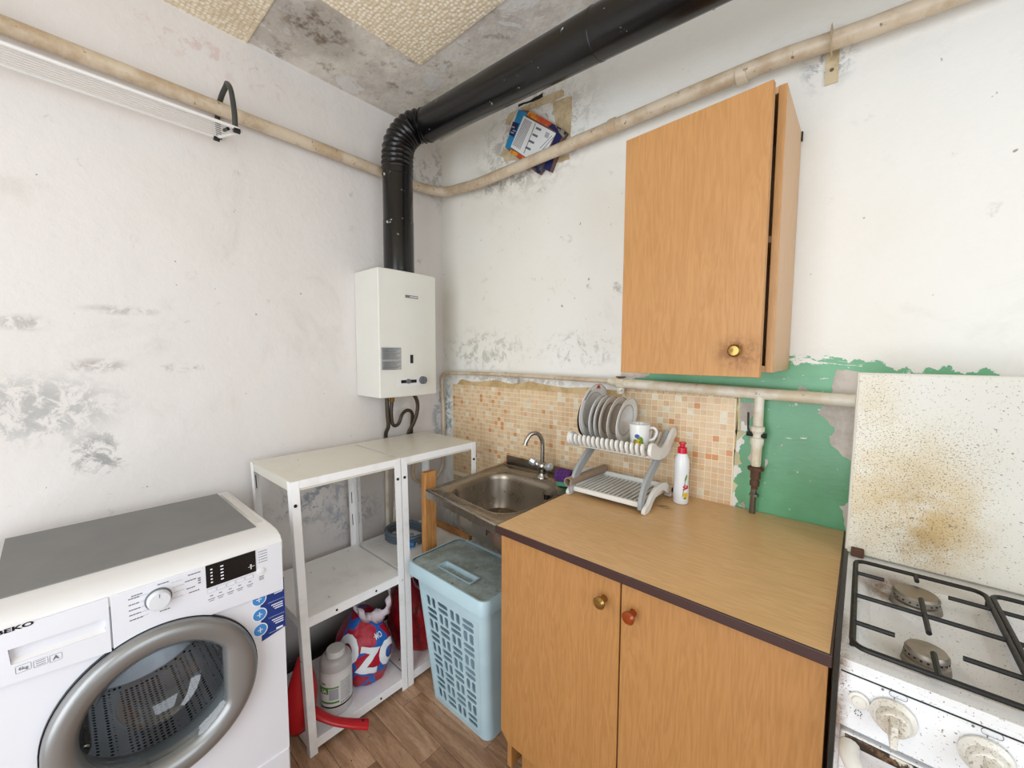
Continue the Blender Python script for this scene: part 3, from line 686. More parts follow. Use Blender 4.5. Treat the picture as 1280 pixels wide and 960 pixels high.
# ------------------------------------------------------------------ coiled hose, post, batten
hc = thing('coiled_hose', 'grey coiled drain hose with blue ends on the middle shelf', 'hose', (.19, -.375, .478))
pts = []
for i_ in range(64):
    a = 2*PI*i_/21.3; r_ = .098+.006*math.sin(i_*.9); pts.append((.185+r_*math.cos(a)*.95, -.375+r_*math.sin(a)*.85, .4885+.0145*(i_/21.3)+.002*math.sin(i_*.6)))
obj('hose', MB().tube(pts, .0085, 10), M_GHOSE, hc, ang=60)
for p_ in ((.292, -.405, .495), (.285, -.43, .492)): obj('hose_nut', MB().tube([p_, (p_[0]-.028, p_[1]-.018, p_[2]+.002)], .012, 8), M_BLUEP, hc, label='blue end fitting')
ob = MB().box(.392, .420, -.440, -.384, .4785, .848); po = obj('support_post', ob, M_PINE, loc=(.406, -.412, .4785), bevel=.002); props(po, 'rough pine post standing on the shelf at the sink corner', 'post')
ob = MB().box(.10, .42, -.2, -.176, .4785, .502); po = obj('batten', ob, M_PINEH, loc=(.26, -.188, .4785), bevel=.002); props(po, 'pine batten lying on the middle shelf below the sink', 'batten')

# ------------------------------------------------------------------ water heater
wh = thing('water_heater', 'cream white gas water heater on the left wall near the corner', 'water heater', (0.001, -.352, 1.14))
ya, yb, z0, z1 = -.502, -.202, 1.14, 1.69
hb = MB(); Lp = []
for i_ in range(13):
    t_ = i_/12; y_ = ya+(yb-ya)*t_; x_ = .196+.012*math.sin(PI*t_); Lp.append((x_, y_))
base_ = [(0.001, ya)]+Lp+[(0.001, yb)]
hb.loft([[(a, b, z0) for a, b in base_], [(a, b, z1) for a, b in base_]]); ho = obj('casing', hb, M_HEAT, wh, bevel=.004, seg=3)
def hx(y): return .196+.012*math.sin(PI*(y-ya)/(yb-ya))
def hplate(name, y0, y1, z0_, z1_, m_, parent, t_=.0012, off=0, label=None):
    n_ = 6; yy = [y0+(y1-y0)*k_/n_ for k_ in range(n_+1)]; m2 = MB()
    m2.loft([[(hx(y)+off, y, z0_) for y in yy]+[(hx(y)+off+t_, y, z0_) for y in reversed(yy)], [(hx(y)+off, y, z1_) for y in yy]+[(hx(y)+off+t_, y, z1_) for y in reversed(yy)]])
    return obj(name, m2, m_, parent, label=label)
def hq(px, py): p = on(px, py, 'x', .205); return p.y, p.z
a1, b1 = hq(506, 368.5); a2, b2_ = hq(522, 374)
bp = hplate('name_plate', a1, a2, b2_, b1, mat('grey_badge', '6f7072', .4), wh, label='small grey name plate')
pm_ = MB()
for k_ in range(7): y_ = a1+(a2-a1)*(.36+.085*k_); pm_.box(hx(a1)+.0005, max(hx(a1), hx(a2))+.0017, y_, y_+(a2-a1)*.06, b2_+(b1-b2_)*.3, b1-(b1-b2_)*.3)
obj('plate_print', pm_, M_WPRINT, bp, kind='stuff')
a1, b1 = hq(477.5, 434); a2, b2_ = hq(501.5, 462)
lp_ = hplate('instruction_label', a1, a2, b2_, b1, mat('grey_sticker', 'a9a9a6', .5), wh, label='grey instruction sticker')
tl = MB()
for q in range(15):
    if q == 8: continue
    zz = b1-.005-q*(b1-b2_-.008)/14; tl.box(hx(a1)+.0005, hx(a2)+.0016, a1+.004, a2-.004-.01*((q*7) % 3), zz-.0008, zz+.0008)
obj('small_print', tl, M_PRINT, lp_, kind='stuff')
a1, b1 = hq(512.3, 443.5); a2, b2_ = hq(516, 454); hplate('flame_window', a1, a2, b2_, b1, M_BLACK, wh, label='black flame window')
a1, b1 = hq(496, 473); a2, b2_ = hq(532, 481.5)
sp_ = hplate('slider_plate', a1, a2-.02, b2_, b1, M_WTOP, wh)
a1, b1 = hq(501, 475.5); a2, b2_ = hq(520, 477.5); hplate('slot', a1, a2, b2_-.002, b1+.001, M_BLACK, sp_, off=.0012)
yk, zk = hq(509.5, 476.5); obj('slider', MB().lathe((hx(yk)+.002, yk, zk), [(0, 0), (.011, 0), (.010, .008), (0, .009)], 'x', 20), M_PRINT, sp_)
yk, zk = hq(527.5, 475); obj('dial_ring', MB().lathe((hx(yk), yk, zk), [(0, 0), (.024, 0), (.024, .002), (0, .002)], 'x', 28), M_WTOP, wh)
dk = obj('dial', MB().lathe((hx(yk)+.002, yk, zk), [(0, 0), (.0185, 0), (.017, .014), (0, .015)], 'x', 24).box(hx(yk)+.014, hx(yk)+.024, yk-.003, yk+.003, zk-.016, zk+.016), M_PRINT, wh, label='grey round dial')
# hoses under the heater (each bends away separately)
obj('gas_hose', MB().tube(smooth([(.075, -.395, 1.142), (.072, -.392, 1.06), (.066, -.385, .99), (.034, -.380, .94), (.033, -.376, .80)], 6), .0095, 10), M_HOSE, wh)
obj('brass_nut', MB().tube([(.075, -.368, 1.142), (.075, -.368, 1.105)], .013, 6), M_BRASS, wh)
obj('water_hose', MB().tube(smooth([(.075, -.368, 1.115), (.072, -.372, 1.05), (.07, -.362, .995), (.072, -.335, .995), (.07, -.31, 1.04), (.066, -.275, 1.055), (.055, -.243, 1.03), (.035, -.235, .95), (.033, -.234, .84)], 6), .0085, 10), M_HOSE, wh)
obj('water_hose', MB().tube(smooth([(.085, -.262, 1.142), (.086, -.236, 1.10), (.082, -.232, 1.05), (.066, -.242, .99), (.040, -.258, .93), (.033, -.262, .84)], 6), .0095, 10), M_HOSE, wh)
for nm_, pth, r_ in (('riser_pipe', [(.033, -.376, .80), (.033, -.376, .3)], .010), ('riser_pipe', [(.033, -.325, .86), (.033, -.33, .62), (.033, -.345, .40)], .011)):
    o = obj(nm_, MB().tube(pth, r_, 12), M_GAS, loc=(.033, pth[0][1], pth[-1][2]))
    props(o, 'white painted riser pipe below the heater, left of two' if r_ < .0105 else 'white painted riser pipe below the heater, right of two', 'pipe')

# ------------------------------------------------------------------ flue
fl = thing('flue_pipe', 'black flue duct rising from the heater and running below the ceiling', 'duct', (.15, -.368, 1.69))
fx, fy = .15, -.368
obj('vertical_pipe', MB().lathe((fx, fy, 1.6915), [(.060, 0), (.066, 0), (.066, .22), (.0645, .225), (.0645, .41), (.067, .412), (.067, .44), (.06, .44)], 'z', 32), M_FLUE, fl, ang=50)
A = Vector((.3, -.2805, 2.322)); B = Vector((1.4, -.335, 2.234)); D_ = (B-A).normalized()
elb = smooth([(fx, fy, 2.115), (fx, fy, 2.17), (.154, -.363, 2.235), (.172, -.342, 2.285), (.198, -.312, 2.318), tuple(A-D_*.055), tuple(A-D_*.02)], 9)
e2 = [elb[0]]; acc = 0
for a_, b_ in zip(elb, elb[1:]):
    L_ = (b_-a_).length; t_ = .0052-acc
    while t_ < L_: e2.append(a_.lerp(b_, t_/L_)); t_ += .0052
    acc = L_-(t_-.0052)
r2 = [.0655+(.0034, .0006, -.0030, .0006)[i_ % 4] if 2 < i_ < len(e2)-4 else .0655 for i_ in range(len(e2))]
obj('corrugated_elbow', MB().tube(e2, r2, 32, caps=False), M_FLUEC, fl, ang=60)
sl_ = A+D_*.26
obj('horizontal_pipe', MB().tube([A-D_*.05, A+D_*.33, A+D_*.332, A+D_*.80, A+D_*.801, A+D_*.812, A+D_*.813, A+D_*2.0], [.066, .0665, .0670, .0670, .0680, .0680, .067, .067], 36), M_FLUE, fl, ang=22)

# ------------------------------------------------------------------ heating pipe round the room
hp_ = thing('heating_pipe', 'thick cream painted pipe running high along both walls', 'pipe', (.3, -.053, 2.13))
PL = [(.045, -2.6, 2.155), (.045, -1.5, 2.158), (.045, -.94, 2.155), (.045, -.5, 2.152), (.046, -.2, 2.148)]
PB = [(.062, -.10, 2.15), (.11, -.055, 2.146), (.20, -.053, 2.138), (.36, -.053, 2.128), (.8, -.053, 2.136), (1.425, -.053, 2.146), (1.64, -.053, 2.135), (1.86, -.053, 2.128), (2.9, -.053, 2.12)]
obj('pipe', MB().tube(smooth(PL+PB, 5), .0225, 16), M_PIPE, hp_, ang=60)
for x_ in (1.02, 1.425): obj('joint_collar', MB().tube([(x_-.014, -.053, 2.140), (x_+.014, -.053, 2.142)], .0262, 16), M_PIPE, hp_, bevel=.003)
bs = MB().box(1.617, 1.645, -.0045, -.0015, 2.055, 2.165)
bs.tube([(1.631, -.053+.0255*math.cos(a), 2.137+.0255*math.sin(a)) for a in [PI*2*k_/16 for k_ in range(17)]], .012, 8, flat=.12)
bko = obj('pipe_bracket', bs, M_TAPE, hp_, label='old painted strap bracket screwed to the wall')
obj('screw', MB().lathe((1.631, -.004, 2.09), [(0, 0), (.005, 0), (.004, .003), (0, .003)], 'y', 10), M_DSTEEL, bko)

# ------------------------------------------------------------------ drying rack on the left wall
dk_ = thing('drying_rack', 'white wire drying rack hooked over the pipe on the left wall', 'drying rack', (.12, -1.3, 2.05))
M_WIRE = mat('white_coated_wire', 'e2dfdc', .35)
obj('frame', MB().tube(smooth([(.18, -1.62, 2.05), (.18, -1.2, 2.05), (.18, -1.0, 2.05), (.176, -.978, 2.05), (.165, -.968, 2.05), (.12, -.985, 2.05), (.075, -1.005, 2.05), (.067, -1.02, 2.05), (.067, -1.1, 2.05), (.067, -1.62, 2.05)], 5), .0052, 10), M_WIRE, dk_)
for k_ in range(7): x_ = .080+.0135*k_; obj('wire', MB().tube([(x_, -1.62, 2.049), (x_, -1.0+.03*(k_/7), 2.049)], .0015, 6), M_WIRE, dk_)
for yy in (-.985, -1.52):
    hk = obj('hanger', MB().tube(smooth([(.176, yy, 2.045), (.174, yy, 2.10), (.150, yy, 2.175), (.118, yy, 2.212), (.10, yy, 2.210), (.055, yy-.004, 2.19), (.012, yy-.006, 2.15), (.012, yy-.004, 2.07)], 6), .0082, 10, flat=.7), mat('dark_grey_plastic', '3c3d3c', .4), dk_, label='dark grey hook')
    obj('clip', MB().tube([(.178, yy-.006, 2.043), (.178, yy+.012, 2.043)], .0085, 8).tube([(.069, yy-.018, 2.043), (.069, yy-.034, 2.043)], .0075, 8).tube([(.178, yy-.02, 2.04), (.150, yy-.024, 2.043)], .005, 8), M_BLACK, dk_)

# ------------------------------------------------------------------ flattened carton taped to the wall
cb_ = thing('carton', 'flattened blue and orange product carton taped to the wall below the flue', 'carton', (.6, -.004, 2.2))
def cpoly(pts, y): return [on(*z3(p), 'y', y) for p in pts]
def cslab(name, pts, y, t_, m_, parent, label=None):
    P__ = cpoly(pts, y-t_); return obj(name, MB().prism([(p.x, y-t_, p.z) for p in P__], (0, t_, 0)), m_, parent, label=label, tri=True)
bb = cslab('board', [(312, 300), (400, 312), (585, 412), (640, 445), (690, 480), (660, 530), (560, 795), (500, 770), (470, 815), (440, 800), (410, 770), (240, 640), (203, 600)], -.0025, .02, mat('cardboard_core', '6c4f46', .7), cb_)
cslab('blue_side', [(310, 299), (378, 326), (248, 617), (199, 600)], -.0225, .0012, M_CYAN, cb_, 'bright blue side')
cslab('orange_flap', [(372, 345), (398, 311), (586, 412), (545, 440)], -.0225, .0012, M_ORANGE, cb_, 'red and orange flap')
cslab('lower_flap', [(245, 618), (365, 680), (330, 700), (235, 640)], -.0225, .0012, M_ORANGE, cb_, 'red and orange flap')
cslab('navy_side', [(575, 414), (680, 470), (640, 545), (558, 797), (505, 770), (560, 620), (612, 480), (545, 438)], -.0225, .0012, M_NAVYD, cb_, 'dark navy side')
cslab('crumpled_end', [(600, 425), (690, 480), (665, 525), (630, 480)], -.0240, .006, mat('crumpled_print', '8d8274', .6, dirt=[('1a1c3c', 40, .5, .55, 1)]), cb_)
cslab('crumpled_end', [(430, 760), (500, 745), (495, 800), (460, 812)], -.0240, .003, mat('crumpled_print2', '46506a', .6, dirt=[('14183a', 40, .45, .5, 1)]), cb_)
wl_ = cslab('white_label', [(350, 350), (607, 490), (500, 700), (365, 680), (245, 600)], -.0240, .0012, M_LABEL, cb_)
cslab('navy_logo_panel', [(264, 396), (312, 412), (270, 520), (230, 500)], -.0240, .0012, M_NAVYD, cb_)
tp_ = []
def lerp2(a, b, t): return (a[0]+(b[0]-a[0])*t, a[1]+(b[1]-a[1])*t)
def strip(a, b, wd):
    L = math.hypot(b[0]-a[0], b[1]-a[1]); nx, ny = -(b[1]-a[1])/L*wd, (b[0]-a[0])/L*wd
    return [(a[0]+nx, a[1]+ny), (b[0]+nx, b[1]+ny), (b[0]-nx, b[1]-ny), (a[0]-nx, a[1]-ny)]
mbp = MB()
def addstrip(a, b, wd): P__ = cpoly(strip(a, b, wd), -.0256); mbp.prism([(p.x, -.0256, p.z) for p in P__], (0, .0006, 0))
addstrip((444, 412), (350, 650), 2.5)
for q in range(7): t_ = q/8; addstrip(lerp2((362, 372), (430, 410), t_), lerp2((262, 585), (335, 630), t_), 2)
for q in range(4): c_ = (470-22*q-6*q, 455+52*q); addstrip((c_[0]-22, c_[1]-10), (c_[0]+18, c_[1]+10), 9)
for q in range(5): addstrip((532+6*q, 478+3*q), (516+6*q, 520+3*q), 1.6)
addstrip((590, 520), (500, 620), 2); addstrip((575, 510), (480, 610), 2)
obj('label_print', mbp, M_PRINT, wl_, kind='stuff')
ml = MB(); 
for p_ in ((262, 440), (272, 470), (256, 485)): P__ = cpoly(strip((p_[0]-10, p_[1]-4), (p_[0]+14, p_[1]+4), 5), -.0256); ml.prism([(p.x, -.0256, p.z) for p in P__], (0, .0004, 0))
obj('logo_print', ml, M_PRINTL, cb_, kind='stuff')

# ------------------------------------------------------------------ wall cabinet
wc = thing('wall_cabinet', 'beech-veneered wall cabinet with its single door slightly open', 'cabinet', (1.38, 0, 1.285))
X0, X1, Zb, Zt = 1.195, 1.572, 1.289, 1.951
def pnl(name, x0, x1, y0, y1, z0, z1, m_, par, **k): return obj(name, MB().box(x0, x1, y0, y1, z0, z1), m_, par, bevel=.001, seg=1, **k)
pnl('side_panel', X1-.016, X1, -.275, -.003, Zb, Zt, M_SIDEW, wc, label='paler side panel'); pnl('side_panel', X0, X0+.016, -.275, -.003, Zb, Zt, M_SIDEW, wc)
pnl('top_panel', X0+.016, X1-.016, -.275, -.003, Zt-.016, Zt, M_SIDEW, wc); pnl('bottom_panel', X0+.016, X1-.016, -.275, -.003, Zb, Zb+.016, M_SIDEW, wc)
pnl('back_panel', X0+.016, X1-.016, -.008, -.003, Zb+.016, Zt-.016, M_SIDEW, wc); pnl('shelf', X0+.016, X1-.016, -.265, -.008, 1.60, 1.616, M_SIDEW, wc)
pnl('edge_strip', X1-.0165, X1-.0002, -.2765, -.275, Zb, Zt, M_DOORW, wc)
hy = -.281
da = math.atan2(.030, .36); ca_, sa_ = math.cos(da), math.sin(da)
def dpt(u, v, z): return (X0-.003+u*ca_+v*sa_, hy-u*sa_+v*ca_*1.0-0.0, z)
def dbox(u0, u1, v0, v1, z0, z1): return MB().hexa([dpt(u0, v0, z0), dpt(u1, v0, z0), dpt(u1, v1, z0), dpt(u0, v1, z0)], [dpt(u0, v0, z1), dpt(u1, v0, z1), dpt(u1, v1, z1), dpt(u0, v1, z1)])
dO = obj('door', dbox(0, .364, -.017, 0, 1.278, 1.941), M_DOORW, wc, bevel=.001, seg=1)
kx = dpt(.312, -.017, 1.341)
obj('door_knob', MB().lathe(kx, [(.0, 0), (.006, 0), (.006, .010), (.0145, .014), (.0155, .020), (.011, .025), (0, .026)], 'y', 24), M_GOLD, dO, label='tarnished round metal knob')
pnl('hanging_bracket', X1, X1+.004, -.010, -.003, 1.925, 1.951, M_BLACK, wc)

# ------------------------------------------------------------------ gas pipe
gp_ = thing('gas_pipe', 'white painted gas pipe along the back wall above the mosaic', 'pipe', (1.05, -.038, 1.22))
obj('thin_pipe', MB().tube(smooth([(.028, -.075, .66), (.028, -.06, .68), (.03, -.036, .72), (.034, -.03, .85), (.036, -.03, 1.02), (.026, -.03, 1.16), (.030, -.03, 1.20), (.055, -.032, 1.224), (.10, -.034, 1.231), (.5, -.036, 1.236), (1.03, -.038, 1.231)], 5), .0092, 12), M_PIPE, gp_)
obj('branch_pipe', MB().tube(smooth([(.028, -.075, .665), (.028, -.10, .655), (.028, -.17, .66), (.028, -.215, .69), (.028, -.225, .74), (.028, -.21, .80)], 5), .0095, 12), M_PIPE, gp_)
obj('reducer', MB().tube([(1.018, -.038, 1.2305), (1.03, -.038, 1.2305), (1.045, -.038, 1.229), (1.052, -.038, 1.228)], [.012, .014, .016, .019], 14), M_GAS, gp_)
vv = MB().tube([(1.052, -.038, 1.228), (1.082, -.038, 1.226)], .021, 8).tube([(1.066, -.038, 1.21), (1.066, -.038, 1.186)], .014, 10)
vo = obj('valve', vv, M_GAS, gp_, bevel=.002, label='lumpy painted valve'); obj('valve_stem', MB().box(1.052, 1.08, -.052, -.03, 1.247, 1.251).tube([(1.064, -.04, 1.24), (1.064, -.04, 1.25)], .01, 8), M_RUST, vo)
obj('thick_pipe', MB().tube([(1.08, -.038, 1.226), (1.35, -.038, 1.221), (1.52, -.038, 1.217), (1.84, -.038, 1.209), (2.996, -.038, 1.198)], .0172, 16), M_GAS, gp_)
obj('pipe_clip', MB().tube([(.485, -.036, 1.236), (.497, -.036, 1.236)], .0125, 12), M_PIPE, gp_)
obj('plaster_lump', MB().box(.52, .55, -.022, -.004, 1.196, 1.222), M_TORN, gp_, bevel=.004)
tv = obj('drop_pipe', MB().tube([(1.508, -.040, 1.214), (1.508, -.040, 1.115)], .0135, 14), M_GAS, gp_)
obj('gas_tap', MB().lathe((1.508, -.042, .998), [(.012, 0), (.0135, .012), (.0145, .06), (.018, .072), (.018, .086), (.012, .09), (.013, .10), (.019, .108), (.019, .120), (.0135, .124)], 'z', 10), M_GAS, gp_, bevel=0, label='white painted tap body')
obj('tap_lever', MB().tube([(1.482, -.044, 1.16), (1.484, -.046, 1.11), (1.490, -.046, 1.098)], .0028, 8).tube([(1.480, -.042, 1.095), (1.532, -.042, 1.093)], .007, 8), M_IRON, gp_, label='black iron lever')
obj('union_nut', MB().lathe((1.508, -.042, .962), [(.0, 0), (.014, 0), (.014, .024), (.022, .026), (.022, .034), (.015, .038), (0, .038)], 'z', 8).lathe((1.507, -.042, .93), [(0, 0), (.009, 0), (.009, .008), (.013, .010), (.013, .024), (.008, .034)], 'z', 10), M_RUST, gp_, label='rusty union nut')
obj('supply_hose', MB().tube([(1.506, -.042, .932), (1.504, -.038, .895), (1.502, -.030, .852)], .0085, 10).tube([(1.507, -.042, .915), (1.507, -.042, .908)], .013, 8), M_DSTEEL, gp_)

# ------------------------------------------------------------------ sink
SB, SF = Vector((.487, -.012, .82)), None
cFL, cFR, cBL, cBR = Vector((.520, -.515, 0)), Vector((.975, -.572, 0)), Vector((.478, -.010, 0)), Vector((.975, -.010, 0))
def sk(u, v, z):  # u 0..1 left-right, v 0..1 front-back
    p = cFL*(1-u)*(1-v)+cFR*u*(1-v)+cBL*(1-u)*v+cBR*u*v; return Vector((p.x, p.y, z))
sk_o = thing('sink', 'stained stainless steel sink between the shelves and the counter', 'sink', (.73, -.28, .67))
ZS = .820
top = curve_mesh([[(0, 0), (1, 0), (1, 1), (0, 1)], rrect(.12, .90, .09, .73, .22, 10)], 0)
b = bmesh.new(); b.from_mesh(top); bmesh.ops.triangulate(b, faces=b.faces); b.to_mesh(top); b.free()
sm_ = MB(); sm_.mesh(top, lambda v: sk(v.x, v.y, ZS))
Lp = []
for ins, z_ in ((0, 0), (.006, .001), (.014, -.004), (.02, -.02), (.035, -.10), (.06, -.135), (.12, -.140), (.2, -.143)):
    Lp.append([sk(x_, y_, ZS+z_) for x_, y_ in rrect(.12+ins, .90-ins, .09+ins, .73-ins, max(.03, .22-ins*.9), 10)])
sm_.loft(Lp, False, True)
so1 = obj('basin', sm_, M_BASIN, sk_o, ang=50); q = so1.modifiers.new('s', 'SOLIDIFY'); q.thickness = .0012; q.offset = -1
rim = MB()
rim.hexa([sk(0, 0, ZS-.028), sk(1, 0, ZS-.028), sk(1, .004, ZS-.028), sk(0, .004, ZS-.028)], [sk(0, 0, ZS), sk(1, 0, ZS), sk(1, .004, ZS), sk(0, .004, ZS)])
rim.hexa([sk(0, 0, ZS-.028), sk(.004, 0, ZS-.028), sk(.004, 1, ZS-.028), sk(0, 1, ZS-.028)], [sk(0, 0, ZS), sk(.004, 0, ZS), sk(.004, 1, ZS), sk(0, 1, ZS)])
obj('rim_apron', rim, M_STEEL, sk_o, bevel=.0015)
for a_, b_ in (((.02, .02), (.98, .02)), ((.02, .02), (.02, .93)), ((.02, .93), (.98, .93)), ((.07, .80), (.94, .80)), ((.05, .05), (.05, .80))):
    obj('raised_bead', MB().tube([sk(a_[0], a_[1], ZS), sk(b_[0], b_[1], ZS)], .0035, 8, flat=.5), M_STEEL, sk_o)
obj('upstand', MB().hexa([sk(.01, .985, ZS), sk(.99, .985, ZS), sk(.99, .993, ZS), sk(.01, .993, ZS)], [sk(.01, .985, ZS+.034), sk(.99, .985, ZS+.034), sk(.99, .993, ZS+.034), sk(.01, .993, ZS+.034)]), M_STEEL, sk_o, bevel=.001)
for k_ in range(5):
    u_ = .70+.022*k_; z_ = ZS-.042; p_ = sk(u_, .69, z_)
    obj('overflow_slot', MB().box(p_.x-.0022, p_.x+.0022, p_.y-.0035, p_.y+.003, z_-(.009 if k_ != 2 else .003), z_+(.009 if k_ != 2 else .003)), M_BLACK, sk_o)
dp_ = sk(.5, .42, ZS-.143); obj('drain', MB().lathe(dp_, [(.0, .0016), (.02, .0012), (.030, .003), (.034, .0022), (.036, .0002)], 'z', 24), M_CHROME, sk_o)
obj('waste_pipe', MB().tube(smooth([dp_-Vector((0, 0, .003)), dp_-Vector((0, 0, .03)), dp_-Vector((-.01, -.02, .06)), dp_-Vector((.0, -.10, .07)), dp_-Vector((.0, -.22, .07))], 5), .02, 12), mat('white_waste_plastic', 'cfcfca', .4), sk_o)
obj('bracket', MB().hexa([sk(.62, .02, ZS-.055), sk(.78, .02, ZS-.055), sk(.78, .03, ZS-.055), sk(.62, .03, ZS-.055)], [sk(.62, .02, ZS-.028), sk(.78, .02, ZS-.028), sk(.78, .03, ZS-.028), sk(.62, .03, ZS-.028)]), M_DSTEEL, sk_o)
# faucet
fc = thing('faucet', 'chrome two-handle faucet with tall curved spout on the sink', 'faucet', (.755, -.098, ZS))
F = Vector((.755, -.098, ZS+.001))
obj('base', MB().lathe(F, [(0, 0), (.024, 0), (.023, .005), (.016, .012), (.015, .03), (.019, .036), (.019, .058), (.012, .066), (0, .066)], 'z', 24), M_CHROME, fc, ang=50)
sp = smooth([F+Vector((0, 0, .06)), F+Vector((.001, .0, .12)), F+Vector((-.001, -.004, .160)), F+Vector((-.012, -.020, .186)), F+Vector((-.027, -.044, .184)), F+Vector((-.036, -.060, .160)), F+Vector((-.039, -.065, .143))], 7)
obj('spout', MB().tube(sp, .0088, 16), M_CHROME, fc, ang=60); obj('spout_tip', MB().tube([sp[-2], sp[-1]+(sp[-1]-sp[-3])*.5], .0115, 16), M_CHROME, fc, label='rusty spout tip')
for sg in (-1, 1):
    d_ = Vector((sg*.9, -.25, .42 if sg < 0 else .22)).normalized(); p_ = F+Vector((0, 0, .045))
    hd = MB().tube([p_+d_*.012, p_+d_*.03], .008, 12)
    Lh = [p_+d_*.030, p_+d_*.036, p_+d_*.056, p_+d_*.062]
    hd.tube(Lh, [.011, .0165, .0165, .010], 8); obj('handle', hd, mat('clear_acrylic_handle', 'b9bcbd', .1, .4), fc, bevel=.001, ang=25)
# sponges
s1 = MB().box(-.028, .028, -.022, .022, 0, .018)
def rotm(mb, loc, ax, ang):
    Rm = Matrix.Rotation(ang, 3, ax); mb.v = [tuple(Rm @ Vector(v)+Vector(loc)) for v in mb.v]; return mb
o = obj('sponge', rotm(s1, (.885, -.125, .8235), 'Z', .3), M_SGREEN, loc=(.885, -.125, .8235), bevel=.004); props(o, 'green sponge under the purple sponge by the sink', 'sponge')
s2 = MB().box(-.030, .030, -.022, .022, 0, .030)
for i_ in range(4):
    for j_ in range(3): s2.sphere((-.020+.0135*i_, -.013+.013*j_, .030), (.0055, .0055, .004), 4)
for i_ in range(4):
    for j_ in range(2): s2.sphere((-.020+.0135*i_, -.022, .009+.012*j_), (.0052, .003, .0045), 4)
rotm(s2, (0, 0, 0), 'X', .35); o = obj('sponge', rotm(s2, (.880, -.128, .8500), 'Z', .35), M_PURPLE, loc=(.880, -.128, .8500), bevel=.002, seg=1); props(o, 'purple dimpled sponge on top of the green sponge', 'sponge')

# ------------------------------------------------------------------ laundry basket
lbk = thing('laundry_basket', 'pale blue plastic laundry basket with hinged lid in front of the sink', 'laundry basket', (.675, -.40, 0))
def bsk(t):  # x0,x1,y0,y1 at height fraction
    return (.527+(.490-.527)*t, .836+(.868-.836)*t, -.500+(-.548+.500)*t, -.345+(-.305+.345)*t)
HB = .505
def bl(t, ins=0, r=.030):
    x0, x1, y0, y1 = bsk(t); return [(a, b, HB*t+.001) for a, b in rrect(x0+ins, x1-ins, y0+ins, y1-ins, max(.006, r-ins), 5)]
L0 = bl(0); nn = len(L0)
# the front side of the outline is the straight run between the last two corner arcs (y low)
bodyb = MB(); ts = [0, .02, .1, .3, .5, .7, .9, 1.0]
loops = [bl(t) for t in ts]; il = [bl(t, .004) for t in ts]
front_i = 2*6+5  # straight segment from corner(180..270) end to corner(270..360) start
def ringf(lps, flip=False):
    n = nn; o = len(bodyb.v); bodyb.v += [p for l in lps for p in l]
    for i_ in range(len(lps)-1):
        for j_ in range(n):
            if j_ == front_i and 1 <= i_ < len(ts)-2: continue
            k_ = (j_+1) % n; bodyb.f.append((o+i_*n+j_, o+i_*n+k_, o+(i_+1)*n+k_, o+(i_+1)*n+j_)); bodyb.mi.append(0)
    return o
ringf(loops); ringf(il)
bodyb.add(loops[0], [tuple(range(nn))]); bodyb.add(il[1], [tuple(range(nn))])
obj('body', bodyb, M_BASK, lbk, ang=50)
# woven-look front panel with rounded slots
def bfront(u, v):  # u 0..1 across the straight front, v 0..1 from t=.02 to .9
    t = .02+.88*v; a = bl(t)[front_i]; c_ = bl(t)[(front_i+1) % nn]; return Vector(a)*(1-u)+Vector(c_)*u
Wd, Ht = .27, .443
holes = []; NC, NR = 4, 7
mx, my_ = .018, .012; cw = (Wd-2*mx)/NC; ch = (Ht-2*my_)/NR/1.0
NR = 9; ch = (Ht-2*my_)/NR
for i_ in range(NC):
    for j_ in range(NR):
        cx_, cy_ = mx+cw*(i_+.5), my_+ch*(j_+.5)
        if (i_+j_) % 2:
            for s_ in (-1, 1): holes.append(rrect(cx_-cw*.42, cx_+cw*.42, cy_+s_*ch*.24-ch*.18, cy_+s_*ch*.24+ch*.18, ch*.15, 3))
        else:
            for s_ in (-1, 1): holes.append(rrect(cx_+s_*cw*.225-cw*.15, cx_+s_*cw*.225+cw*.15, cy_-ch*.42, cy_+ch*.42, cw*.12, 3))
fm = curve_mesh([[(0, 0), (Wd, 0), (Wd, Ht), (0, Ht)]]+holes, .0018)
obj('slotted_panel', MB().mesh(fm, lambda v: bfront(v.x/Wd, v.y/Ht)+Vector((0, v.z+.003, 0))), M_BASK, lbk)
for ua, ub in ((0, .03), (.97, 1)):
    obj('panel_border', MB().hexa(*[[bfront(u, v)+Vector((0, d, 0)) for u, d in ((ua, -.001), (ub, -.001), (ub, .004), (ua, .004))] for v in (0, 1)]), M_BASK, lbk)
def ll(x0, x1, y0, y1, z, r): return [(a, b, z) for a, b in rrect(x0, x1, y0, y1, r, 6)]
lx0, lx1, ly0, ly1 = .458, .880, -.562, -.292
ld = MB(); zt = .545
ld.loft([ll(lx0, lx1, ly0, ly1, zt-.048, .03), ll(lx0-.002, lx1+.002, ly0-.002, ly1+.002, zt-.012, .032), ll(lx0+.004, lx1-.004, ly0+.004, ly1-.004, zt, .03), ll(lx0+.010, lx1-.010, ly0+.010, ly1-.010, zt, .026)], True, False)
lo = obj('lid', ld, M_BASK, lbk, ang=50)
pm = curve_mesh([[(a, b) for a, b in rrect(lx0+.010, lx1-.010, ly0+.010, ly1-.010, .026, 6)], rrect(.585, .755, ly0+.055, ly0+.095, .004, 3)], 0)
obj('lid_top', MB().mesh(pm, lambda v: Vector((v.x, v.y, zt-.005))), M_BLID, lo, label='dust-covered recessed lid top')
hr = MB(); q0 = rrect(.585, .755, ly0+.055, ly0+.095, .004, 3)
hr.loft([[(a, b, zt+.001) for a, b in rrect(.579, .761, ly0+.049, ly0+.101, .006, 3)], [(a, b, zt+.001) for a, b in q0], [(a, b, zt-.016) for a, b in q0]], False, False)
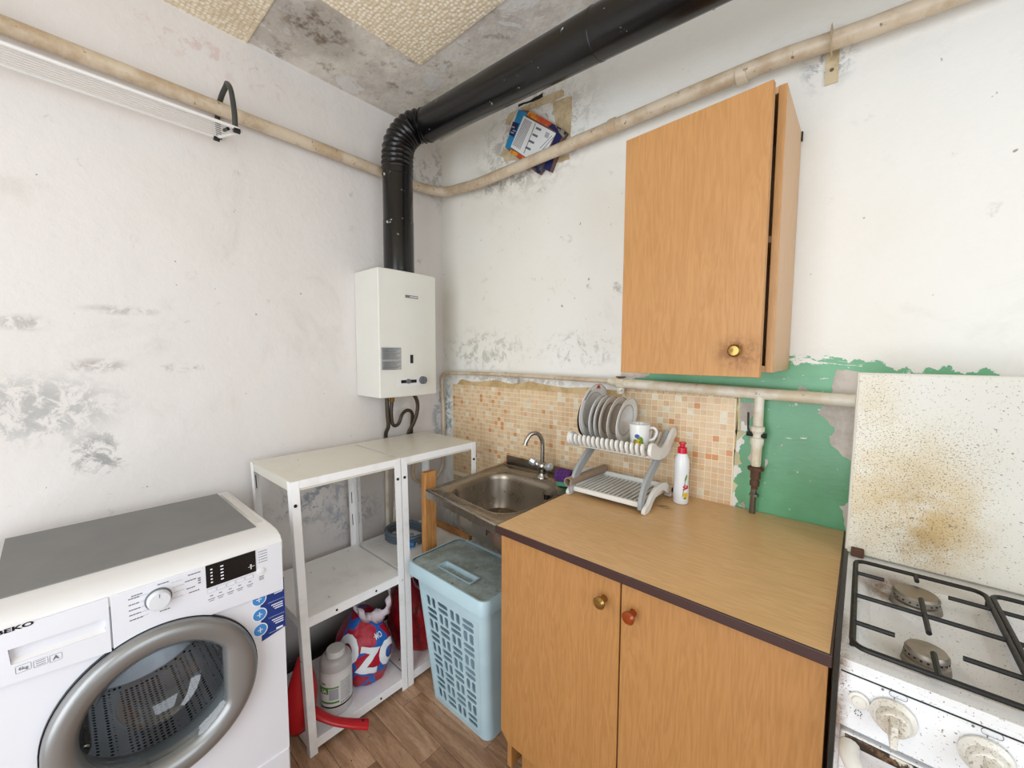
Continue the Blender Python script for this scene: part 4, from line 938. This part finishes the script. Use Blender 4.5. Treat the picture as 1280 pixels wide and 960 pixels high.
obj('grip_rim', hr, M_BASK, lo); obj('grip_floor', MB().box(.585, .755, ly0+.055, ly0+.095, zt-.018, zt-.016), M_BLID, lo)
obj('hinge', MB().tube([(.50, ly1+.004, zt-.010), (.84, ly1+.004, zt-.010)], .008, 10), M_BASK, lo)

# ------------------------------------------------------------------ base cabinet and worktop
bc = thing('base_cabinet', 'two-door beech base cabinet under the worktop', 'cabinet', (1.35, -.3, 0))
cx0, cx1 = .991, 1.716
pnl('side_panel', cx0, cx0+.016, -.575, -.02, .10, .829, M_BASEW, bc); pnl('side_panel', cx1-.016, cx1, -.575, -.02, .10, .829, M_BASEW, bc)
pnl('bottom_panel', cx0+.016, cx1-.016, -.575, -.02, .20, .216, M_SIDEW, bc); pnl('back_panel', cx0+.016, cx1-.016, -.025, -.02, .216, .829, M_SIDEW, bc)
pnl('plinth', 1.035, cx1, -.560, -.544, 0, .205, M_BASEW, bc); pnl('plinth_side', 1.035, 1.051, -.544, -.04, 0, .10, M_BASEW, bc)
def door(x0, x1, chL=0):
    pts = [(x0+chL, -.583, .206), (x1, -.583, .206), (x1, -.583, .8285), (x0, -.583, .8285)]
    if chL: pts.append((x0, -.583, .206+chL*.9))
    return MB().prism(pts, (0, -.018, 0))
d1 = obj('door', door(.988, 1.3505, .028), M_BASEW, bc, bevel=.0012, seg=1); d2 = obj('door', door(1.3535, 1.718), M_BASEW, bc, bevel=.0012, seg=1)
def knob(x, z, m_, par, lab): return obj('knob', MB().lathe((x, -.601, z), [(0, 0), (.008, 0), (.007, .016), (.0135, .021), (.0145, .027), (.010, .032), (0, .033)], 'y', 20), m_, par, label=lab)
knob(1.312, .769, M_GOLD, d1, 'round brass knob'); knob(1.382, .765, M_AMBER, d2, 'round amber-brown knob')
wt = thing('worktop', 'oak-look laminate worktop with dark brown front edge', 'worktop', (1.35, -.3, .830))
obj('slab', MB().box(.980, 1.719, -.612, -.0045, .8302, .85), M_TOPW, wt, bevel=.001, seg=1)
eb = MB(); eb.box(.980, 1.7215, -.6175, -.612, .8295, .8502).box(1.719, 1.7225, -.6175, -.0045, .8295, .8505).box(.9775, .980, -.6175, -.0045, .8295, .8495)
obj('edge_band', eb, M_DEDGE, wt, bevel=.002, label='dark brown edge band')

# ------------------------------------------------------------------ dish rack
rk = thing('dish_rack', 'two-tier white and grey plastic dish rack on the worktop', 'dish rack', (1.12, -.15, .8505))
def slatprof(y): pass
TP = smooth([(0, -.232, 1.052), (0, -.238, 1.040), (0, -.226, 1.024), (0, -.20, 1.020), (0, -.15, 1.014), (0, -.10, 1.018), (0, -.065, 1.034), (0, -.045, 1.062)], 4)
def zt_(x): return .0  # level tray
n_s = 16
for k_ in range(n_s):
    x_ = .984+k_*.0170
    P__ = [Vector((x_, p.y, p.z+.004)) for p in TP]
    m_ = MB(); loops = []
    for i_, p in enumerate(P__):
        d_ = (P__[min(i_+1, len(P__)-1)]-P__[max(0, i_-1)]).normalized(); nrm = Vector((0, -d_.z, d_.y)); hw = .0105 if i_ < 11 else .007; th = .0052
        if i_ in (0, len(P__)-1): hw *= .4; th *= .5
        elif i_ in (1, len(P__)-2): hw *= .8
        loops.append([p+nrm*s1_*(hw)+Vector((s2_*th, 0, 0)) for s1_, s2_ in ((1, .5), (.5, 1), (-.5, 1), (-1, .5), (-1, -.5), (-.5, -1), (.5, -1), (1, -.5))])
    m_.loft(loops); obj('slat', m_, M_RACKW, rk, ang=50)
for yy, zz in ((-.17, 1.006), (-.09, 1.008)): obj('cross_rail', MB().box(.975, 1.262, yy-.006, yy+.006, zz-.006, zz+.002), M_RACKW, rk, bevel=.002)
def endplate(x, name='end_plate'):
    up_ = [(y, z) for y, z in ((-.240, 1.052), (-.228, 1.062), (-.205, 1.058), (-.175, 1.042), (-.14, 1.036), (-.10, 1.048), (-.07, 1.072), (-.045, 1.086), (-.028, 1.080))]
    lo_ = [(-.024, 1.058), (-.045, 1.044), (-.07, 1.020), (-.10, 1.004), (-.15, .998), (-.20, 1.006), (-.228, 1.016), (-.243, 1.032)]
    pts_ = [Vector((x, a, b)) for a, b in up_+lo_]; pts_ = smooth(pts_, 3, True)
    return obj(name, MB().prism(pts_, (.012, 0, 0)), M_RACKW, rk, bevel=.003, ang=50)
endplate(1.256); endplate(.966)
def sarm(x, name):
    cen = smooth([(x, -.262, .862), (x, -.258, .89), (x, -.235, .925), (x, -.195, .955), (x, -.15, .985), (x, -.105, 1.012), (x, -.07, 1.045), (x, -.05, 1.072)], 4)
    m_ = MB(); lps = []
    for i_, p in enumerate(cen):
        d_ = (cen[min(i_+1, len(cen)-1)]-cen[max(0, i_-1)]).normalized(); nr = Vector((0, -d_.z, d_.y)); w_ = .0125+.005*math.sin(PI*i_/(len(cen)-1))
        lps.append([p+nr*w_, p+nr*w_+Vector((.012, 0, 0)), p-nr*w_+Vector((.012, 0, 0)), p-nr*w_])
    m_.loft(lps); return obj(name, m_, M_RACKG, rk, bevel=.003, label='grey curved side arm')
sarm(1.243, 'side_arm'); sarm(1.000, 'side_arm')
def foot(x):
    out = [(-.272, .8515), (-.276, .868), (-.262, .880), (-.246, .886), (-.225, .908), (-.19, .928), (-.14, .934), (-.10, .926), (-.075, .905), (-.05, .895), (-.035, .893), (-.034, .868), (-.055, .868), (-.085, .874), (-.11, .892), (-.14, .903), (-.18, .898), (-.21, .882), (-.232, .858), (-.25, .8515)]
    sc = lambda z: .8515+(z-.8515)*.80
    pts_ = smooth([Vector((x, a, sc(b))) for a, b in out], 2, True); return obj('foot_arch', MB().prism([Vector((x, p.y, max(p.z, .8508))) for p in pts_], (.012, 0, 0)), M_RACKW, rk, bevel=.002, ang=50)
foot(1.256); foot(.988)
obj('back_foot', MB().box(1.243, 1.268, -.060, -.036, .8508, .885), M_RACKW, rk, bevel=.004)
tr_ = MB().box(1.002, 1.25, -.262, -.25, .866, .882).box(1.002, 1.25, -.058, -.048, .872, .892).box(1.002, 1.012, -.25, -.058, .868, .886).box(1.24, 1.25, -.25, -.058, .868, .886)
obj('tray_frame', tr_, M_RACKW, rk, bevel=.002)
for k_ in range(15): x_ = 1.021+.0152*k_; obj('tray_slat', MB().box(x_-.0035, x_+.0035, -.25, -.058, .8715, .8795), M_RACKW, rk, bevel=.002, seg=1)
obj('tray_floor', MB().box(1.012, 1.24, -.25, -.058, .8665, .869), M_RACKG, rk)
# plates
def plate(x, rad, zbase, lean, label, m_=M_CERAM, rim=M_RIM, motif=False, y=-.137):
    p = thing('plate', label, 'plate', (x, y, zbase), 'plates standing in the dish rack'); c_ = Vector((x, y, zbase+rad))
    s_ = rad/.085
    pr_ = [(0, .0), (.045*s_, .0), (.050*s_, .0015), (.058*s_, .008), (.084*s_, .0125), (.085*s_, .0145), (.083*s_, .0155), (.058*s_, .0110), (.050*s_, .0045), (0, .0028)]
    ax = Vector((math.cos(lean), 0, math.sin(lean)))
    obj('dish', MB().lathe(c_, pr_, ax, 44), m_, p, ang=50)
    for rr_ in ((.082*s_, .0153), (.056*s_, .0105)): obj('rim_line', MB().lathe(c_, [(rr_[0]-.0009, rr_[1]+.0001), (rr_[0]-.0009, rr_[1]+.0006), (rr_[0]+.0006, rr_[1]+.0006), (rr_[0]+.0006, rr_[1]-.0001)], ax, 44), rim, p)
    if motif:
        ud = Vector((-math.sin(lean), 0, math.cos(lean))); q_ = c_+ud*rad*.84+ax*.0155+Vector((0, .006, 0)); mm = MB()
        for dy, dz in ((0, 0), (.007, .003), (.002, .007), (-.005, .004)): mm.sphere(q_+Vector((0, dy, dz)), (.0014, .0042, .0042), 5)
        mm.k = 1; mm.sphere(q_+Vector((0, -.008, -.002)), (.0012, .006, .002), 5); mm.sphere(q_+Vector((0, .010, -.003)), (.0012, .005, .002), 5)
        mm.k = 2; mm.tube([c_+ax*.0158+ud*(.88*rad*math.sin(a))+Vector((0, -.88*rad*math.cos(a), 0)) for a in [R(30+5*k2) for k2 in range(7)]], .0016, 6)
        obj('flower_motif', mm, [M_REDC, M_GPRINT, M_PRINT], p, label='small red flower motif')
    return p
M_DPL = mat('dark_brown_glazed_plate', '3a322e', .2)
plate(.982, .083, 1.030, -.10, 'dark plate at the far left of the dish rack', M_DPL, M_DPL)
plate(1.000, .100, 1.032, -.13, 'largest white plate with red flower motif, second in the rack', motif=True)
plate(1.025, .080, 1.030, -.10, 'white plate directly right of the large flowered plate')
plate(1.044, .080, 1.030, -.10, 'white plate fourth from the left in the dish rack')
plate(1.064, .080, 1.030, -.11, 'cream-backed plate third from the right in the dish rack', mat('cream_glazed_ceramic', 'd8cfc4', .15))
plate(1.093, .080, 1.030, -.12, 'cream-backed plate second from the right in the dish rack', mat('cream_glazed_ceramic', 'd8cfc4', .15))
plate(1.127, .080, 1.030, -.14, 'white plate facing the mug, rightmost of the plates')
# mug
mg = thing('mug', 'white mug with coloured print standing on the dish rack beside the plates', 'mug', (1.197, -.165, 1.032))
mc = Vector((1.197, -.165, 1.0325)); ax_ = Vector((0, 0, 1))
obj('cup', MB().lathe(mc, [(0, 0), (.024, 0), (.027, .004), (.0295, .03), (.0325, .068), (.033, .0745), (.0318, .075), (.030, .068), (.027, .03), (.024, .008), (0, .006)], 'z', 36), M_CERAM, mg, ang=50)
hd_ = Vector((.80, .60, 0)).normalized()
obj('handle', MB().tube(smooth([mc+hd_*.030+Vector((0, 0, .060)), mc+hd_*.046+Vector((0, 0, .061)), mc+hd_*.055+Vector((0, 0, .046)), mc+hd_*.046+Vector((0, 0, .026)), mc+hd_*.028+Vector((0, 0, .020))], 6), .0038, 10, flat=1.2), M_CERAM, mg, ang=60)
def on_mug(a, z): r_ = .0272+(z/.075)*.0058; return mc+Vector((math.cos(a)*(r_+.0006), math.sin(a)*(r_+.0006), z))
def mblob(a0, z0_, ra, rz, n=12):
    m_ = MB(); cpt = on_mug(R(a0), z0_); vs = [cpt]+[on_mug(R(a0)+ra/.03*math.cos(2*PI*k/n), z0_+rz*math.sin(2*PI*k/n)) for k in range(n)]
    m_.add(vs, [(0, 1+k, 1+(k+1) % n) for k in range(n)]); return m_
for nm_, bl_, m_ in (('green_print', [(-62, .026, .010, .012), (-54, .016, .008, .008), (-92, .018, .006, .010)], M_GPRINT), ('yellow_print', [(-74, .018, .009, .011), (-66, .012, .006, .006)], M_YEL), ('blue_print', [(-80, .038, .008, .007)], M_BPRINT), ('red_print', [(-88, .014, .005, .007)], M_ORANGE)):
    mm = MB()
    for q in bl_: t_ = mblob(*q); mm.add(t_.v, t_.f)
    obj(nm_, mm, m_, mg)
# cardboard tube on lower tray
tb = obj('foil_roll', MB().loft([[Vector((1.000+.012*t_, -.282+.235*t_, .8985))+(r_*(math.cos(a)*Vector((1, 0, 0))+math.sin(a)*Vector((0, 0, 1)))) for a in [2*PI*k_/24 for k_ in range(24)]] for t_, r_ in ((0, .012), (0, .0155), (1, .0155), (1, .012), (.001, .012))], False, False), M_KRAFT, loc=(1.0, -.15, .883), ang=50)
props(tb, 'brown hollow cardboard tube on the left of the lower rack tray', 'tube')
# detergent bottle
dt = thing('detergent_bottle', 'white dish soap bottle with red cap right of the dish rack', 'bottle', (1.309, -.088, .85))
dc = Vector((1.309, -.088, .8507))
obj('body', MB().lathe(dc, [(0, 0), (.020, 0), (.0235, .004), (.0232, .04), (.0215, .08), (.0225, .105), (.0235, .125), (.0215, .145), (.015, .162), (.013, .166), (.0, .166)], 'z', 32), mat('glossy_white_plastic', 'e6e8ea', .22), dt, ang=60)
cp_ = obj('cap', MB().lathe(dc+Vector((0, 0, .164)), [(.0, 0), (.0145, 0), (.014, .019), (.010, .020), (.008, .022), (.008, .028), (.0115, .031), (.0105, .036), (0, .036)], 'z', 24), M_REDC, dt, label='bright red cap')
def on_b(a, z): r_ = .0238 if z < .05 else .0238-.0012*min(1, (z-.05)/.03); return dc+Vector((math.cos(a)*r_, math.sin(a)*r_, z))
def bblob(a0, z0_, ra, rz, tilt=0, n=14):
    vs = []; 
    for k in range(n): x_, y_ = ra*math.cos(2*PI*k/n), rz*math.sin(2*PI*k/n); vs.append(on_b(R(a0)+(x_*math.cos(tilt)-y_*math.sin(tilt))/.023, z0_+x_*math.sin(tilt)+y_*math.cos(tilt)))
    return MB().add([on_b(R(a0), z0_)]+vs, [(0, 1+k, 1+(k+1) % n) for k in range(n)])
obj('lemon_print', bblob(-35, .032, .0085, .009), M_YEL, dt)
q1 = bblob(-50, .055, .0012, .034, -.15); q2 = bblob(-35, .088, .003, .012, -.3); q3 = bblob(-40, .022, .006, .003, .2); q1.add(q2.v, q2.f); q1.add(q3.v, q3.f); obj('leaf_print', q1, M_GPRINT, dt)
obj('lettering', MB().mesh(text_mesh('Sa', .022, 0, .0007, 1), lambda v: on_b(R(-36)+(v.x)/.023, .058+v.y+v.x*.4)+Vector((math.cos(R(-36)), math.sin(R(-36)), 0))*.0006), M_REDC, dt)

# ------------------------------------------------------------------ stove
sv = thing('stove', 'soiled white gas stove with raised lid at the right', 'stove', (1.94, -.38, 0))
sx0, sx1 = 1.7315, 2.150
obj('body', MB().box(sx0, sx1, -.60, -.135, .03, .835).box(sx0+.02, sx1-.02, -.58, -.15, 0, .03), M_STOVE, sv, bevel=.003)
ht = curve_mesh([rrect(sx0, sx1, -.622, -.135, .008, 3), rrect(sx0+.022, sx0+.200, -.59, -.275, .02, 4), rrect(sx0+.210, sx1-.015, -.59, -.275, .02, 4)], .006)
hob = obj('hob_top', MB().mesh(ht, lambda v: Vector((v.x, v.y, v.z+.852))).box(sx0+.015, sx1-.01, -.60, -.26, .838, .842), M_STOVE, sv, bevel=0)
sl = MB()
for xa, xb in ((sx0+.022, sx0+.200), (sx0+.210, sx1-.015)):
    sl.loft([[(a, b, .858) for a, b in rrect(xa, xb, -.59, -.275, .02, 4)], [(a, b, .8422) for a, b in rrect(xa+.014, xb-.014, -.576, -.289, .014, 4)]], False, True)
obj('hob_pan', sl, M_STOVE, hob, ang=60)
pf = MB().hexa([(sx0, -.60, .752), (sx1, -.60, .752), (sx1, -.628, .752), (sx0, -.628, .752)], [(sx0, -.60, .846), (sx1, -.60, .846), (sx1, -.622, .846), (sx0, -.622, .846)])
fp = obj('control_panel', pf, M_STOVE, sv, bevel=.002)
obj('panel_seam', MB().box(sx0+.002, sx1-.002, -.6245, -.622, .8375, .8388), M_DARK, fp)
def sknob(x, z, par):
    k0 = thing
    c_ = (x, -.627, z)
    bz = obj('knob_bezel', MB().lathe(c_, [(0, 0), (.026, 0), (.026, .003), (.021, .008), (0, .008)], 'y', 32), M_KNOB, par)
    m_ = MB().lathe((x, -.634, z), [(0, 0), (.0195, 0), (.0185, .010), (.016, .013), (0, .013)], 'y', 28)
    m_.hexa([(x-.0055, -.645, z-.018), (x+.0055, -.645, z-.018), (x+.0055, -.645, z+.015), (x-.0055, -.645, z+.015)], [(x-.004, -.668, z-.020), (x+.004, -.668, z-.020), (x+.004, -.664, z+.010), (x-.004, -.664, z+.010)])
    obj('knob', m_, M_KNOB, par, bevel=.0015)
    lt = MB(); 
    f_ = curve_mesh([rrect(-.010, .010, -.0045, .0045, .004), rrect(-.0094, .0094, -.0039, .0039, .0035)], .0002); lt.mesh(f_, lambda v: Vector((x+.004+v.x, -.6262+.0*v.y-v.z, z+.0345+v.y))); lt.box(x-.0006, x+.0006, -.6270, -.6258, z+.0275, z+.030); lt.lathe((x-.013, -.626, z+.035), [(0, 0), (.0016, 0), (.0016, .0006), (0, .0006)], 'y', 8)
    obj('burner_symbol', lt, M_PRINT, fp, kind='stuff')
for k_ in range(4): sknob(1.795+.0895*k_, .800, fp)
obj('ignition_button', MB().lathe((1.757, -.6268, .803), [(0, 0), (.0125, 0), (.0125, .002), (.009, .0025), (.008, .0055), (0, .006)], 'y', 24), M_KNOB, fp)
im = MB()
for k_ in range(8): a = 2*PI*k_/8; im.box(1.757+.004*math.cos(a)-.0006, 1.757+.004*math.cos(a)+.0006, -.6282, -.6268, .783+.004*math.sin(a)-.0006, .783+.004*math.sin(a)+.0006)
obj('light_symbol', im, M_PRINT, fp, kind='stuff')
odr = obj('oven_door', MB().box(sx0+.006, sx1-.006, -.628, -.602, .20, .744), M_STOVE, sv, bevel=.004)
obj('oven_handle', MB().tube(smooth([(1.750, -.63, .728), (1.752, -.655, .724), (1.775, -.672, .716), (1.86, -.678, .712), (2.0, -.678, .712), (2.11, -.672, .716), (2.13, -.655, .724), (2.132, -.63, .728)], 5), .0125, 12, flat=.9), M_KNOB, odr, ang=60)
obj('rusty_gap', MB().box(sx0+.012, sx1-.012, -.6305, -.628, .728, .742), mat('greasy_rust', '6d5238', .6, dirt=[('2c1c12', 40, .45, .55, 1), ('d8d0c0', 22, .55, .6, 1)]), odr)
obj('drawer_front', MB().box(sx0+.006, sx1-.006, -.625, -.602, .05, .19), M_STOVE, sv, bevel=.003)
# lid
lO = obj('lid', MB().box(sx0-.003, sx1-.002, -.182, -.170, .862, 1.289), M_LID, sv, bevel=.003, label='raised white lid with brown grease stains')
obj('hinge', MB().box(sx0+.004, sx0+.028, -.196, -.165, .8585, .878), M_RUST, sv, bevel=.003); obj('hinge', MB().box(sx1-.028, sx1-.004, -.196, -.165, .8585, .878), M_RUST, sv, bevel=.003)
lrm = MB().tube([(sx0-.002, -.176, .868), (sx0-.002, -.176, 1.288), (sx1-.003, -.176, 1.288), (sx1-.003, -.176, .868)], .0055, 8); obj('lid_frame', lrm, M_KNOB, lO)
# burners
def burner(x, y, r_):
    b0 = obj('burner', MB().lathe((x, y, .8424), [(0, 0), (r_*1.12, 0), (r_*1.05, .010), (r_*.92, .012), (r_*.92, .018), (r_, .019), (r_, .023), (r_*.9, .027), (0, .028)], 'z', 36), steel('burnt_aluminium', '9b958c', .4, .5) if 'ba' not in _flat else _flat['ba'], sv, ang=40)
    _flat['ba'] = b0.data.materials[0]
    hl = MB()
    for k_ in range(20): a = 2*PI*k_/20; p_ = (x+r_*.965*math.cos(a), y+r_*.965*math.sin(a)); hl.box(p_[0]-.0013, p_[0]+.0013, p_[1]-.0013, p_[1]+.0013, .8585, .8612)
    obj('flame_ports', hl, M_BLACK, b0, kind='stuff')
burner(1.836, -.326, .034); burner(1.834, -.530, .026); burner(2.045, -.326, .026); burner(2.045, -.530, .034)
def grate(xa, xb, label=None):
    ya_, yb_, zg, r_ = -.608, -.255, .8755, .0046
    xm = (xa+xb)/2
    g_ = MB(); fr_ = [(a, b, zg) for a, b in rrect(xa, xb, ya_, yb_, .018, 4)]; g_.tube(fr_+[fr_[0]], r_, 8, flat=.9)
    go = obj('grate', g_, M_IRON, sv, ang=50)
    for p_, q_ in (((xa, -.428), (xb, -.428)), ((xa, -.323), (xa+.045, -.323)), ((xb-.055, -.323), (xb+.0, -.323)), ((xa, -.532), (xa+.052, -.532)), ((xb-.062, -.532), (xb, -.532)), ((xm, -.365), (xm, -.488)), ((xm, ya_), (xm, -.548)), ((xm, yb_), (xm, -.285))):
        obj('grate_bar', MB().tube([(p_[0], p_[1], zg), (q_[0], q_[1], zg)], .0040, 8), M_IRON, go)
    for fx_, fy_ in ((xa, ya_+.03), (xb, ya_+.03), (xa, yb_-.03), (xb, yb_-.03)): obj('grate_foot', MB().tube([(fx_, fy_, zg), (fx_, fy_, .859)], .004, 6), M_IRON, go)
grate(1.745, 1.934); grate(1.942, 2.138)
